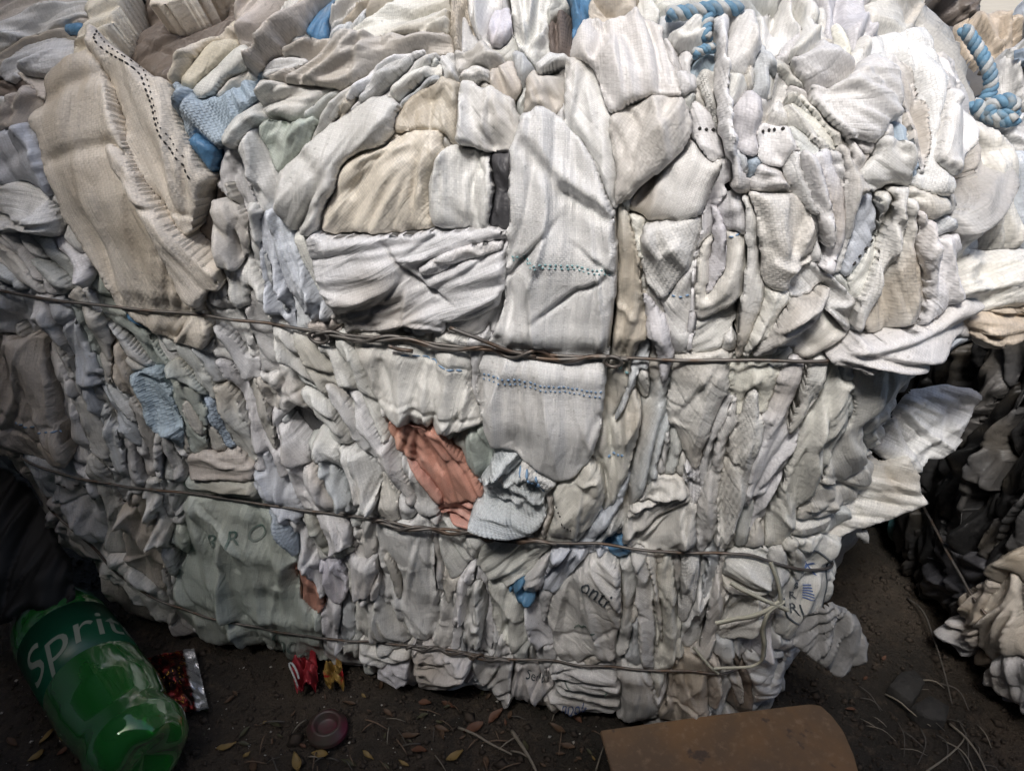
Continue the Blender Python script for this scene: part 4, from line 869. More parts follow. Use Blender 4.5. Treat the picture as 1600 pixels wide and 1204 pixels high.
P Y 12 6 1.1 | 1112,930 1170,925 1195,935 1180,975 1120,1000
P V 10 6 1.2 a=130 | 1160,945 1200,925 1210,960 1190,1010 1150,1010
P E 15 8 .9 a=110 | 1196,870 1225,850 1234,890 1215,930 1200,925
P W 19 6 .6 a=105 id=frame_print st=.3 | 1226,842 1282,844 1308,860 1308,922 1262,972 1216,992 1208,932 1230,892
S E 22 5 .6 w=20 | 1228,838 1245,870 1238,900
P E 14 7 .9 a=120 | 1205,985 1262,972 1290,1000 1300,1050 1260,1042 1215,1020
P E 8 7 .9 a=100 | 1285,880 1308,900 1300,960 1270,990 1260,970
# --- hem of the bale near the ground
P W 8 7 1 a=20 | 502,992 592,984 642,1000 654,1060 592,1074 520,1052
P V 12 6 1.2 a=10 | 590,1032 642,1020 644,1068 600,1062
P E 10 7 1.1 a=150 | 648,1002 702,1010 742,1020 744,1060 700,1078 650,1052
P W 12 7 1 a=100 | 738,1022 802,1028 802,1060 790,1088 752,1078 740,1050
P B 9 6 1.2 | 690,1060 744,1055 800,1080 792,1094 742,1090 690,1080
P W 11 7 1 a=100 id=smallprint | 800,1030 860,1030 870,1070 850,1100 815,1095 798,1070
P Y 14 9 .7 a=20 id=bottom_sack st=.7 | 862,1030 962,1040 972,1072 952,1102 900,1118 850,1115 838,1092 868,1068 | -4 4 870,1050 895,1075 940,1085 | 3 6 880,1095 920,1105 955,1090
P E 12 7 .9 a=95 | 964,1032 1022,1040 1018,1092 986,1114 968,1082
S E 10 6 1 w=28 | 1030,1030 1032,1095
P T 16 9 .5 a=92 id=tan_pad st=1.0 m=coarse | 1046,1032 1102,1028 1106,1082 1092,1108 1050,1110 1042,1082
P T 12 5 1 a=95 | 1104,1030 1122,1026 1126,1070 1118,1100 1106,1090
P N 2 4 1 | 1122,1020 1160,1020 1176,1070 1164,1104 1124,1100
S E 12 6 .5 w=16 id=tube_fold | 1138,1032 1150,1062 1156,1100
P E 14 8 .8 a=80 st=.7 id=corner_base | 1160,1016 1240,1008 1284,1034 1302,1088 1262,1100 1196,1104 1172,1062 | -4 5 1205,1025 1240,1045 1245,1080
'''
# ------------------------------------------------------------------ the bale
PROF = [(.72, 0), (.90, .001), (.955, .008), (.985, .04), (1.0, .12), (1.005, .30), (1.0, .42), (.985, .51), (.95, .575), (.87, .63), (.72, .672), (.50, .70), (.28, .715), (.03, .72)]
sst = lambda v: np.clip(v, 0, 1) ** 2 * (3 - 2 * np.clip(v, 0, 1))
BX = Block(-.034, .841, .388, .33, math.radians(-12.4), PROF, 8.0, lambda x, z: -(.038 * sst((z - .05) / .09) + .024 * sst((z - .25) / .06)) * sst((-x - .12) / .28) + .045 * sst((z - .36) / .12) * sst((x - .1) / .2))
bale = tag(empty('sack_bale', (BX.c[0], BX.c[1], 0)), 'big bale of crushed dirty white woven plastic sacks tied with iron wire', 'bale')
def core(block, name, parent, inset=.034):
    S = np.linspace(0, block.L, 161)[:-1]; T = np.linspace(0, block.T, 61); A, Bm = np.meshgrid(S, T, indexing='ij')
    P = block.pos(A, Bm) - block.nrm(A, Bm) * inset; P[:, 0, 2] = .002; V = P.reshape(-1, 3); F = []
    for i in range(160):
        for j in range(60): k = (i + 1) % 160; F.append((i * 61 + j, k * 61 + j, k * 61 + j + 1, i * 61 + j + 1))
    return mesh_np(name, V, F, M['core'], parent)
core(BX, 'packed_core', bale)
# binding wires (px), used to press the cloth down and then built
WIRES = [[(-70, 432), (0, 445), (100, 462), (200, 474), (330, 486), (440, 498), (520, 512), (620, 521), (760, 536), (860, 546), (960, 550), (1100, 553), (1290, 554), (1400, 556)],
         [(46, 704), (100, 727), (200, 748), (300, 761), (400, 776), (500, 790), (600, 801), (740, 823), (860, 833), (1000, 845), (1060, 853), (1160, 851), (1200, 866), (1300, 862)],
         [(52, 798), (112, 804), (150, 838), (220, 905), (280, 938), (400, 968), (500, 983), (600, 993), (700, 1002), (800, 1019), (950, 1029), (1055, 1031), (1200, 1034)]]
WST = [to_st(BX, w) for w in WIRES]
PINCH[BX] = [(resample(chaikin(w, 2, False), .02, False), .0080) for w in WST]
NAMES = {'cream_body': 'cream woven sack hanging over the upper left corner', 'cream_hem': 'stitched hem of the cream sack', 'cream_roll': 'rolled edge of the cream sack',
         'centre_sack': 'long bright white sack down the middle with blue thread lines', 'folded_panel': 'flat folded white sack above the top wire twist',
         'red_strip': 'terracotta woven strip tucked between white sacks', 'upper_bag': 'smooth off-white rounded sack at the top', 'lower_bag': 'smooth rounded sack fold with a dark crease above',
         'green_sack': 'greyish green sack with faded green print', 'letter_sack': 'off-white sack with grey letters', 'blue_knit': 'pale blue knitted net', 'brown_sack': 'brown stained sack at the left edge',
         'tan_panel': 'tan stained sack panel', 'tan_flap': 'brownish flap with a straight lower edge', 'net_knot': 'blue and white knotted net beside the cream sack', 'bunched_net': 'pale bunched net under the long white sack',
         'wire_flap': 'loose folded edge where the top wire ends', 'weave_bag': 'coarsely woven white sack near the right corner', 'tan_pad': 'tan fold at the foot of the bale', 'brown_fold': 'brown rolled fold above the second wire',
         'frame_print': 'white sack with a printed frame', 'rolled_bag': 'rolled off-white bag above the second wire'}

# round the sides, back and under every gap: more folded cloth
def join_pieces(ps, name, parent, kind=None):
    Vs, Fs, Us, Cs, o = [], [], [], [], 0
    for p in ps:
        me = p.o.data; n = len(me.vertices); v = np.empty(n * 3, np.float32); me.vertices.foreach_get('co', v)
        f = np.empty(len(me.loops), np.int32); me.loops.foreach_get('vertex_index', f); uv = np.empty(len(me.loops) * 2, np.float32); me.uv_layers[0].data.foreach_get('uv', uv)
        u = np.zeros((n, 2), np.float32); u[f] = uv.reshape(-1, 2); Vs.append(v.reshape(-1, 3)); Fs.append(f.reshape(-1, 4) + o); Us.append(u); o += n
    mat = ps[0].o.data.materials[0]; col = tuple(ps[0].o.color)[:3]; th = ps[0].o['threads']
    for p in ps: me = p.o.data; bpy.data.objects.remove(p.o); bpy.data.meshes.remove(me)
    ob = mesh_np(name, np.vstack(Vs), np.vstack(Fs), mat, parent, np.vstack(Us), True, col); ob['threads'] = th; ob['stain'] = .5
    if kind: ob['kind'] = kind
    return ob
sF0, sF1 = BX.st(20, 500)[0] - .10, BX.st(1400, 600)[0] + .12
PK = Pack(BX, sF0 - .06, sF1 + .06, .004, BX.T - .10, .00135)
REG, FLOWS = read_pieces(SACKS, BX, bale, NAMES, 100, pack=PK)
fa = np.array([[(a[0] + b[0]) / 2, (a[1] + b[1]) / 2, math.atan2(b[1] - a[1], b[0] - a[0])] for a, b in FLOWS])
def px_of(P):
    q = P - CAMP; f = q @ FW; return 800 + FOC * q[0] / f, 602 - FOC * (q @ UP) / f
def filler(block, s0, s1, t0, t1, step_s, step_t, cell, seed, lay=(-7, -3), length=.13, width=.03, mat='sack', pack=None):
    r = random.Random(seed); out = []
    s = s0
    while s < s1:
        t = t0
        while t < t1:
            c = np.array([s + r.uniform(-.4, .4) * step_s, t + r.uniform(-.4, .4) * step_t]); P = block.pos(c[:1], c[1:])[0]; n = block.nrm(c[:1], c[1:])[0]
            a = math.pi / 2 + r.gauss(0, .35)
            if block is BX and (CAMP - P) @ n > 0:
                x, y = px_of(P); k = ((fa[:, 0] - x) ** 2 + (fa[:, 1] - y) ** 2).argmin(); e = block.st(x + 8 * math.cos(fa[k, 2]), y + 8 * math.sin(fa[k, 2])) - block.st(x - 8 * math.cos(fa[k, 2]), y - 8 * math.sin(fa[k, 2]))
                a = math.atan2(e[1], e[0]) + r.gauss(0, .2)
            L = length * r.uniform(.7, 1.2); W = width * r.uniform(.7, 1.4); d = np.array([math.cos(a), math.sin(a)]); nn = np.array([-d[1], d[0]]); b = r.uniform(-.2, .2) * L
            pts = [c - d * L / 2 - nn * W * .3, c - d * L / 4 - nn * W / 2 + nn * b * .3, c + d * L / 4 - nn * W / 2 + nn * b * .3, c + d * L / 2 - nn * W * .3, c + d * L / 2 + nn * W * .3, c + d * L / 4 + nn * W / 2 + nn * b * .3, c - d * L / 4 + nn * W / 2 + nn * b * .3, c - d * L / 2 + nn * W * .3]
            pts = np.array(pts); pts[:, 1] = np.clip(pts[:, 1], .004, block.T - .02)
            if pack is not None:
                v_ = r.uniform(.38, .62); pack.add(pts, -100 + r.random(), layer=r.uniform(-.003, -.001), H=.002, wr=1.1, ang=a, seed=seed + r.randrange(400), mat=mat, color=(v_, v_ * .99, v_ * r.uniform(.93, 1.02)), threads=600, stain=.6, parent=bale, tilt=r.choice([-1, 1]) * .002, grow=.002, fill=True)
                t += step_t; continue
            out.append(make_piece(block, pts, r.uniform(*lay) * .001, r.uniform(5, 9) * .001, 1.3, a, seed + len(out), cell, 'folded_sack', mat, (.45, .44, .41), 500, .7, None, wall=.02, tilt=r.choice([-1, 1]) * .003, sink=.008, edge=.0025))
            t += step_t
        s += step_s
    return out
# thin edges of further sacks, pressed flat between the larger ones
rp = random.Random(77)
for k in range(230):
    x, y = (rp.uniform(60, 1330), rp.uniform(560, 1060)) if k < 95 else (rp.uniform(20, 520), rp.uniform(330, 720)) if k < 120 else (rp.uniform(420, 1400), rp.uniform(20, 330)) if k < 150 else (rp.uniform(960, 1440), rp.uniform(60, 560)) if k < 205 else (rp.uniform(500, 1000), rp.uniform(60, 360))
    q = ((fa[:, 0] - x) ** 2 + (fa[:, 1] - y) ** 2).argsort()[:3]; a = fa[rp.choice(list(q)), 2] + rp.gauss(0, .10 if k < 150 else .30); L = rp.uniform(60, 190 if k < 150 else 130); cv = rp.uniform(-.12, .12) * L
    pp = [(x - math.cos(a) * L / 2, y - math.sin(a) * L / 2), (x - math.sin(a) * cv, y + math.cos(a) * cv), (x + math.cos(a) * L / 2, y + math.sin(a) * L / 2)]
    e0, e1 = BX.st(*pp[0]), BX.st(*pp[2]); v_ = rp.uniform(.50, .70); tn = rp.choice([(1, 1, 1), (1, .995, .95), (.93, .97, 1.0), (1, .97, .90), (.95, .98, .95)])
    PK.add(to_st(BX, strip_poly(pp, [rp.uniform(7, 20)] * 2)[::2]), (rp.uniform(5, 15.5) if k < 120 else rp.uniform(4, 9.5)), layer=(rp.uniform(.0005, .004) if k < 150 else rp.uniform(.002, .005)), H=.0012, wr=.8, ang=math.atan2(e1[1] - e0[1], e1[0] - e0[0]), seed=2000 + k, name='pleat', mat='sack', color=tuple(v_ * t for t in tn), threads=rp.choice([560, 650, 760]), stain=rp.uniform(.1, .8), parent=bale, tilt=rp.choice([-1, 1]) * .0022)
filler(BX, sF0, sF1, .04, BX.T - .14, .045, .10, .003, 500, length=.16, width=.05, pack=PK)
pieces = PK.build()
for p in pieces:
    if p.id: REG[p.id] = p
    if p.id in NAMES: p.o['label'] = NAMES[p.id]
join_pieces([p for p in pieces if p.fill], 'packed_sacks', bale, 'stuff')
fp = filler(BX, sF1, sF0 + BX.L, .05, BX.T - .14, .05, .10, .0045, 900, (-6, 12), .2, .055)
join_pieces(fp, 'packed_sacks', bale, 'stuff')

# wires: one strand round the whole bale, a second one twisted round it where the ends were tied
def wire_path(w, h):
    w = resample(chaikin(w, 2, False), .004, False); a, b = w[0], w[-1]
    ext = np.stack([np.arange(b[0] + .01, a[0] + BX.L - .005, .01), np.zeros(len(np.arange(b[0] + .01, a[0] + BX.L - .005, .01)))], 1)
    ext[:, 1] = np.interp(ext[:, 0], [b[0], a[0] + BX.L], [b[1], a[1]]); return w, ext
TW = [(505, 985), (592, 872), (640, 800)]
for i, w in enumerate(WST):
    front, ext = wire_path(w, 0); hh = .0090
    allp = np.vstack([front, ext]); hx = np.r_[np.full(len(front), hh) - .018 * sst((np.arange(len(front)) - len(front) + 14) / 14) + perlin(front[:, 0] / .03, front[:, 1] * 0, 5 + i) * .0012, np.full(len(ext), .004)]
    P3 = BX.pos(allp[:, 0], allp[:, 1]) + BX.nrm(allp[:, 0], allp[:, 1]) * hx[:, None]
    parts = [tube(P3, .00135, 8, True)]
    sa, sb = BX.st(TW[i][0], np.interp(TW[i][0], [q[0] for q in WIRES[i]], [q[1] for q in WIRES[i]]))[0], BX.st(TW[i][1], np.interp(TW[i][1], [q[0] for q in WIRES[i]], [q[1] for q in WIRES[i]]))[0]
    q = np.linspace(0, 1, 160); ss = sa + (sb - sa) * q; tt = np.interp(ss, front[:, 0], front[:, 1]); n = BX.nrm(ss, tt); c = BX.pos(ss, tt) + n * hh; up = np.array([0, 0, 1.])
    for ph, turns, rad in ((0, 4.5, .0030), (2.6, 3.2, .0018)):
        warp = q + .04 * np.sin(q * 9 + ph); an = warp * turns * 2 * math.pi + ph; rr = rad * (.75 + .5 * np.abs(np.sin(q * 7 + ph)))
        parts.append(tube(c + up * (np.sin(an) * rr)[:, None] + n * (np.cos(an) * rr * .6 + .0028)[:, None], .00145, 8))
    if i == 0:   # the eye at the right end of the tie and the loose tail
        for x0, y0, rx in ((962, 552, .0042), (508, 515, .0052)):
            st0 = BX.st(x0, y0); p0 = BX.pos(st0[:1], st0[1:])[0]; n0 = BX.nrm(st0[:1], st0[1:])[0]; e = np.cross(up, n0); an = np.linspace(0, 2 * math.pi, 24, endpoint=False)
            parts.append(tube(p0 + n0 * (hh + .003) + e * (np.cos(an) * rx * 1.5)[:, None] + up * (np.sin(an) * rx)[:, None], .00135, 8, True))
        for tail in ([(716, 496), (750, 512), (800, 536), (840, 546)], [(620, 524), (636, 534), (655, 539)]):
            st_ = resample(to_st(BX, tail), .003, False); parts.append(tube(BX.pos(st_[:, 0], st_[:, 1]) + BX.nrm(st_[:, 0], st_[:, 1]) * np.linspace(.018, .012, len(st_))[:, None], .0016, 8))
    V, F = merge(parts); o = mesh_np('binding_wire', V, F, M['wire'], bale); o['label'] = ['uppermost binding wire with a twisted tie', 'middle binding wire with a twisted tie', 'lowest binding wire close to the ground'][i]

# thread lines, seams and print
def line(idn, px, mat, **k): return stitches(REG[idn], px, M[mat], **k)
line('cream_hem', [(158, 66), (168, 86), (200, 108), (226, 120), (240, 150), (254, 188), (276, 226), (298, 262), (312, 286)], 'thread_dark', name='seam', dash=.0026, gap=.0018, w=.0008)
line('cream_hem', [(164, 66), (174, 82), (204, 104), (232, 116), (246, 148), (260, 186), (281, 222), (303, 258)], 'thread_dark', name='seam', dash=.0014, gap=.0030, w=.0006)
line('centre_sack', [(804, 393), (850, 402), (900, 410), (960, 416)], 'thread_teal', dash=.0018, gap=.0018, w=.0007)
line('centre_sack', [(806, 398), (852, 407), (902, 415), (960, 421)], 'thread_teal', dash=.0015, gap=.0022, w=.0006)
line('centre_sack', [(762, 572), (800, 580), (870, 592), (944, 601)], 'thread_blue', dash=.0018, gap=.0018, w=.0007)
line('centre_sack', [(762, 580), (800, 588), (870, 600), (944, 609)], 'thread_blue', dash=.0015, gap=.0022, w=.0006)
line('teal_fold', [(1040, 458), (1062, 460), (1082, 459)], 'thread_blue', dash=.0022, gap=.0016, w=.0007)
line('blue_edge_bag', [(1116, 374), (1136, 368), (1156, 363)], 'thread_blue', dash=.0022, gap=.0016, w=.0007)
line('tall_strip', [(970, 566), (982, 574), (994, 578)], 'thread_teal', dash=.0024, gap=.002)
line('tall_strip', [(950, 715), (966, 708), (976, 698)], 'thread_blue', dash=.0024, gap=.002)
line('blue_tint_bag', [(1328, 412), (1345, 390), (1364, 366), (1380, 344)], 'thread_dark', dash=.003, gap=.003, w=.0009)
line('seam_fold', [(1092, 200), (1106, 198), (1122, 196)], 'thread_dark', name='seam', dash=.002, gap=.0016)
line('stitched_knob', [(1190, 204), (1206, 202), (1222, 200)], 'thread_dark', name='seam', dash=.0015, gap=.0015)
line('dashed_bag', [(92, 740), (120, 752), (150, 764), (204, 782)], 'thread_dark', dash=.0035, gap=.002, w=.0008)
line('brown_sack', [(30, 655), (70, 664), (110, 668)], 'thread_blue', dash=.003, gap=.0018, w=.0008)
line('white_wrap', [(636, 546), (690, 560), (740, 572)], 'thread_blue', dash=.006, gap=.001, w=.0007)
line('check_fold', [(872, 780), (884, 800), (896, 812)], 'thread_dark', dash=.0015, gap=.002, w=.0007)
for k in range(3): line('netstripe', [(818 + k * 11, 714 + k * 3), (832 + k * 9, 742 + k * 3), (844 + k * 6, 764)], 'thread_blue', dash=.006, gap=.0006, w=.0012)
lettering(REG['green_sack'], 'B', 332, 838, 30, 12, M['ink_green']); lettering(REG['green_sack'], 'R', 366, 836, 30, 0, M['ink_green']); lettering(REG['green_sack'], 'O', 394, 836, 32, 0, M['ink_green'])
lettering(REG['green_sack'], 'Inc', 430, 1003, 32, 4, M['ink_green']); lettering(REG['green_sack'], 'G', 462, 1030, 30, 2, M['ink_green'], squash=1.3)
lettering(REG['letter_sack'], 'onti', 908, 896, 34, 36, M['ink_dark']); lettering(REG['letter_sack'], '(', 905, 962, 40, 80, M['ink_green'])
lettering(REG['bottom_sack'], 'nook', 880, 1092, 18, 16, M['ink_blue']); lettering(REG['smallprint'], 'Senti', 822, 1048, 17, 14, M['ink_dark'])
lettering(REG['frame_print'], 'RI', 1228, 950, 20, -4, M['ink_dark']); lettering(REG['frame_print'], 'R', 1228, 930, 18, -2, M['ink_dark']); lettering(REG['frame_print'], '8', 1233, 913, 16, 0, M['ink_dark'])
lettering(REG['frame_print'], 'X', 1248, 884, 22, 15, M['ink_blue'])
def inked(idn, px, mat, r=.0009, name='printed_line'):
    st_ = resample(chaikin(to_st(BX, px), 2, False), .003, False); V, F = tube(surf(REG[idn], st_, .0002), r, 5); o = mesh_np(name, V, F, M[mat]); o.parent = REG[idn].o
inked('frame_print', [(1222, 930), (1222, 955), (1236, 962), (1262, 950), (1276, 900), (1280, 862), (1262, 848), (1246, 862)], 'ink_dark')
inked('bottom_sack', [(880, 1048), (895, 1062), (915, 1076), (935, 1080), (950, 1072)], 'ink_green')
for k in range(6): inked('frame_print', [(1246, 905 + k * 4), (1255, 903 + k * 4)], 'ink_blue', .0006)

# flat tapes lying over the lower right corner
def over(px, h, step=.003):
    st_ = resample(chaikin(to_st(BX, px), 2, False), step, False); n = BX.nrm(st_[:, 0], st_[:, 1]); return BX.pos(st_[:, 0], st_[:, 1]) + n * (h + perlin(st_[:, 0] / .02, st_[:, 1] / .02, 3) * .002)[:, None], n
def flat_tape(px, w, h, mat='tape', name='flat_tape'):
    P, N = over(px, h); T = np.gradient(P, axis=0); B = np.cross(T, N); B /= np.linalg.norm(B, axis=1)[:, None] + 1e-9; n = len(P)
    V = np.vstack([P + B * w / 2, P + N * .0012, P - B * w / 2, P - N * .0006]); F = []
    for i in range(n - 1):
        for a, b in ((0, 1), (1, 2), (2, 3), (3, 0)): F.append((a * n + i, b * n + i, b * n + i + 1, a * n + i + 1))
    return mesh_np(name, V, F, M[mat], bale)
flat_tape([(1112, 1022), (1145, 1021), (1178, 1018), (1184, 990), (1182, 955), (1190, 930), (1212, 922)], .0048, .015)
flat_tape([(1204, 920), (1178, 938), (1150, 946), (1118, 950)], .0060, .015); flat_tape([(1140, 890), (1176, 910), (1216, 934)], .0042, .015)
flat_tape([(1196, 860), (1204, 890), (1206, 922)], .0040, .015); flat_tape([(1080, 990), (1100, 1010), (1118, 1032)], .0035, .015)

# twisted rope scraps caught between the sacks
M['rope_blue'] = simple('blue_rope', (.13, .26, .38), .65, 0, .45, 160, .6, .001, (.30, .33, .34), .5, .7); M['rope_white'] = simple('white_rope', (.48, .50, .50), .65, 0, .35, 160, .6, .001, (.28, .27, .25), .5, .7)
def rope(path, r, turns, name='twisted_rope', label=None):
    P = smooth3(path, .0015); n = len(P); T = np.gradient(P, axis=0); T /= np.linalg.norm(T, axis=1)[:, None]; a = np.cross(T, np.array([.1, -.9, .4])); a /= np.linalg.norm(a, axis=1)[:, None]; b = np.cross(T, a); q = np.linspace(0, turns * 2 * math.pi, n)
    root = None
    for k, mt in enumerate(('rope_blue', 'rope_white', 'rope_blue')):
        an = q + k * 2 * math.pi / 3; V, F = tube(P + a * (np.cos(an) * r * .55)[:, None] + b * (np.sin(an) * r * .55)[:, None], r * .55, 7)
        o = mesh_np(name if root is None else 'strand', V, F, M[mt], bale if root is None else None)
        if root is None: root = o
        else: o.parent = root
    if label: root['label'] = label
rope(over([(1046, 42), (1075, 40), (1115, 37), (1152, 33)], .013)[0], .0046, 3.2, label='short blue and white twisted rope at the top')
rope(over([(1106, 44), (1098, 60), (1102, 76)], .012)[0], .0036, 1.5); rope(over([(1085, 100), (1098, 92), (1112, 88)], .012)[0], .0034, 1.5)
# ------------------------------------------------------------------ loose flaps at the right side of the bale
def flap(px, ref, dist, n, tint, H=6, wr=.9, bend=0., axis=0, label=None, ang=None, creases=(), th=400, st=.4, mat='sack', parent=bale, name='loose_flap', sm=1, cell=.0017, seed=1, layer=0, dark=1.):
    b = Sheet(ref[0], ref[1], dist, n, bend, axis); cr = [(a * .001, w * .001, to_st(b, p)) for a, w, p in creases]
    p = make_piece(b, to_st(b, px), layer * .001, H * .001, wr, ang, seed, cell, name, mat, tuple(np.array(TINT[tint]) * dark), th, st, parent, .003, cr, False, True, sm)
    if label: p.o['label'] = label
    return p
flap([(1440, 300), (1454, 250), (1474, 198), (1500, 188), (1532, 190), (1548, 206), (1578, 226), (1582, 300), (1578, 394), (1544, 396), (1458, 388), (1442, 340)], (1510, 290), .655, (.10, -.93, .30), 'Y', 10, 1.0, 3.0, 0, 'plump off-white sack bulging from the right corner', math.radians(100),
     [(-8, 7, [(1470, 250), (1490, 300), (1470, 370)]), (6, 9, [(1545, 210), (1540, 300), (1552, 385)]), (-6, 6, [(1500, 225), (1525, 240), (1545, 235)])], seed=21)
flap([(1534, 188), (1562, 180), (1640, 176), (1640, 250), (1576, 246), (1556, 208)], (1580, 210), .70, (.2, -.85, .5), 'W', 8, 1.0, 2., 0, seed=23)
flap([(1576, 238), (1640, 228), (1640, 404), (1578, 398)], (1600, 320), .685, (.25, -.93, .25), 'B', 8, .8, 2., 0, seed=25, st=.05)
flap([(1436, 395), (1462, 386), (1546, 390), (1640, 392), (1640, 474), (1562, 482), (1530, 484), (1488, 478), (1456, 468), (1440, 430)], (1530, 435), .625, (.05, -.80, .60), 'Y', 9, 1.0, 2.0, 0, 'white sack edge jutting out at the right', math.radians(20),
     [(-8, 7, [(1462, 400), (1472, 440), (1466, 465)]), (-7, 7, [(1540, 395), (1528, 430), (1536, 470)]), (6, 8, [(1500, 410), (1490, 450)])], seed=27)
flap([(1476, 474), (1532, 480), (1640, 474), (1640, 520), (1542, 541), (1524, 541), (1508, 521), (1488, 497)], (1560, 505), .640, (.05, -.98, .05), 'T', 6, 1.2, 0, 0, seed=29, ang=0, dark=1.2)
flap([(1392, 566), (1440, 528), (1476, 498), (1522, 522), (1440, 566), (1410, 580)], (1455, 540), .625, (.1, -.93, .2), 'B', 5, .8, 0, 0, seed=30, st=.1)
flap([(1360, 700), (1404, 628), (1424, 609), (1452, 606), (1484, 599), (1518, 607), (1531, 619), (1521, 643), (1512, 658), (1497, 688), (1508, 684), (1489, 708), (1474, 719), (1452, 715), (1438, 740), (1400, 735)], (1450, 665), .735, (-.05, -.85, .50), 'W', 2, .8, 1.5, 1, 'large pale sack flap sticking out of the right side', math.radians(-25), [(-4, 4, [(1420, 690), (1470, 660), (1500, 630)]), (-3, 3, [(1440, 720), (1470, 680), (1480, 640)]), (3, 3, [(1405, 720), (1450, 690), (1515, 650)])], seed=31, sm=0)
flap([(1240, 828), (1300, 770), (1352, 705), (1378, 722), (1418, 706), (1436, 742), (1440, 770), (1453, 788), (1384, 815), (1304, 840), (1258, 836)], (1350, 780), .722, (-.10, -.88, .42), 'Y', 2, .45, 1.0, 0, 'off-white sack flap with dirt spots and a blue thread line', math.radians(-15), [(-3, 4, [(1345, 835), (1335, 790), (1318, 770)]), (-3, 3, [(1380, 730), (1400, 770), (1440, 780)])], seed=33, st=1.2, sm=0)
flap([(1236, 1005), (1262, 962), (1300, 938), (1341, 963), (1349, 1000), (1345, 1022), (1308, 1058), (1284, 1040)], (1304, 1000), .722, (.1, -.9, .35), 'E', 2, 1.0, 3., 0, 'crumpled grey sack end beside the lower right corner', math.radians(70), [(-5, 4, [(1300, 950), (1310, 1000), (1300, 1045)]), (4, 5, [(1335, 970), (1325, 1010)])], seed=35, dark=.42, sm=0)
flap([(1336, 832), (1356, 826), (1360, 848), (1350, 850)], (1348, 838), .74, (0, -.9, .3), 'E', 2, 1, 0, 0, seed=36, dark=.6)
# blue rope and its knot at the top right corner
def at_d(pts, d): return [CAMP + ray(x, y) * (d + (k % 2) * .003) for k, (x, y) in enumerate(pts)]
rope(at_d([(1506, 44), (1528, 76), (1546, 108), (1550, 138), (1538, 160)], .70), .0050, 4.5, label='blue twisted rope at the top right corner')
rope(at_d([(1524, 160), (1534, 182), (1560, 184), (1586, 172), (1580, 156), (1556, 160), (1542, 172), (1560, 190), (1590, 184)], .665), .0052, 5.5, label='blue rope knot at the top right corner')

# ------------------------------------------------------------------ ground
def soil():
    k = NT('dark_soil'); g = k.n('NewGeometry').outputs['Position']; a = k.noise(g, 7, 6, .65, .4); b = k.noise(g, 60, 5, .7); c = k.noise(g, 300, 3, .7)
    col = k.mix(k.ramp(a, .38, .66), (.026, .022, .017, 1), (.064, .049, .035, 1)); col = k.mix(k.ramp(b, .50, .72), col, (.078, .058, .041, 1)); col = k.mix(k.ramp(c, .62, .75), col, (.10, .09, .075, 1))
    col = k.mix(k.math('MULTIPLY', k.ramp(k.noise(g, 3.1, 3), .5, .7), .4), col, (.022, .025, .018, 1))
    k.l(col, k.b.inputs['Base Color']); k.b.inputs['Roughness'].default_value = .85
    n1 = k.bump(b, .8, .012); k.l(k.bump(c, .8, .004, n1), k.b.inputs['Normal']); return k.m
M['soil'] = soil()
gx = np.r_[-80, -30, -10, -4, -2, np.linspace(-1.2, 1.2, 260), 2, 4, 10, 30, 80]; gy = np.r_[-40, -10, -3, -1, np.linspace(-.2, 1.8, 220), 3, 6, 12, 40, 120]
GX, GY = np.meshgrid(gx, gy, indexing='ij')
GZ = (perlin(GX / .09, GY / .09, 41) * .006 + perlin(GX / .03, GY / .03, 42) * .003 + perlin(GX / .012, GY / .012, 43) * .0016) * ((np.abs(GX) < 1.3) & (GY > -.3) & (GY < 1.9)) - .004
n0, n1 = GX.shape; ii = np.arange(n0 * n1).reshape(n0, n1); GF = np.stack([ii[:-1, :-1], ii[1:, :-1], ii[1:, 1:], ii[:-1, 1:]], -1).reshape(-1, 4)
tag(mesh_np('ground', np.stack([GX, GY, GZ], -1).reshape(-1, 3), GF, M['soil']), kind='structure')
def gz(x, y):
    i = np.clip(np.searchsorted(gx, x) - 1, 0, n0 - 2); j = np.clip(np.searchsorted(gy, y) - 1, 0, n1 - 2); return float(GZ[i:i + 2, j:j + 2].max())
M['paving'] = simple('pale_paving', (.42, .38, .30), .8, 0, .2, 8, .3, .01)
tag(mesh_np('yard_paving', [(-30, 2.2, .004), (40, 2.2, .004), (40, 60, .004), (-30, 60, .004)], [(0, 1, 2, 3)], M['paving'], None, None, False), kind='structure')

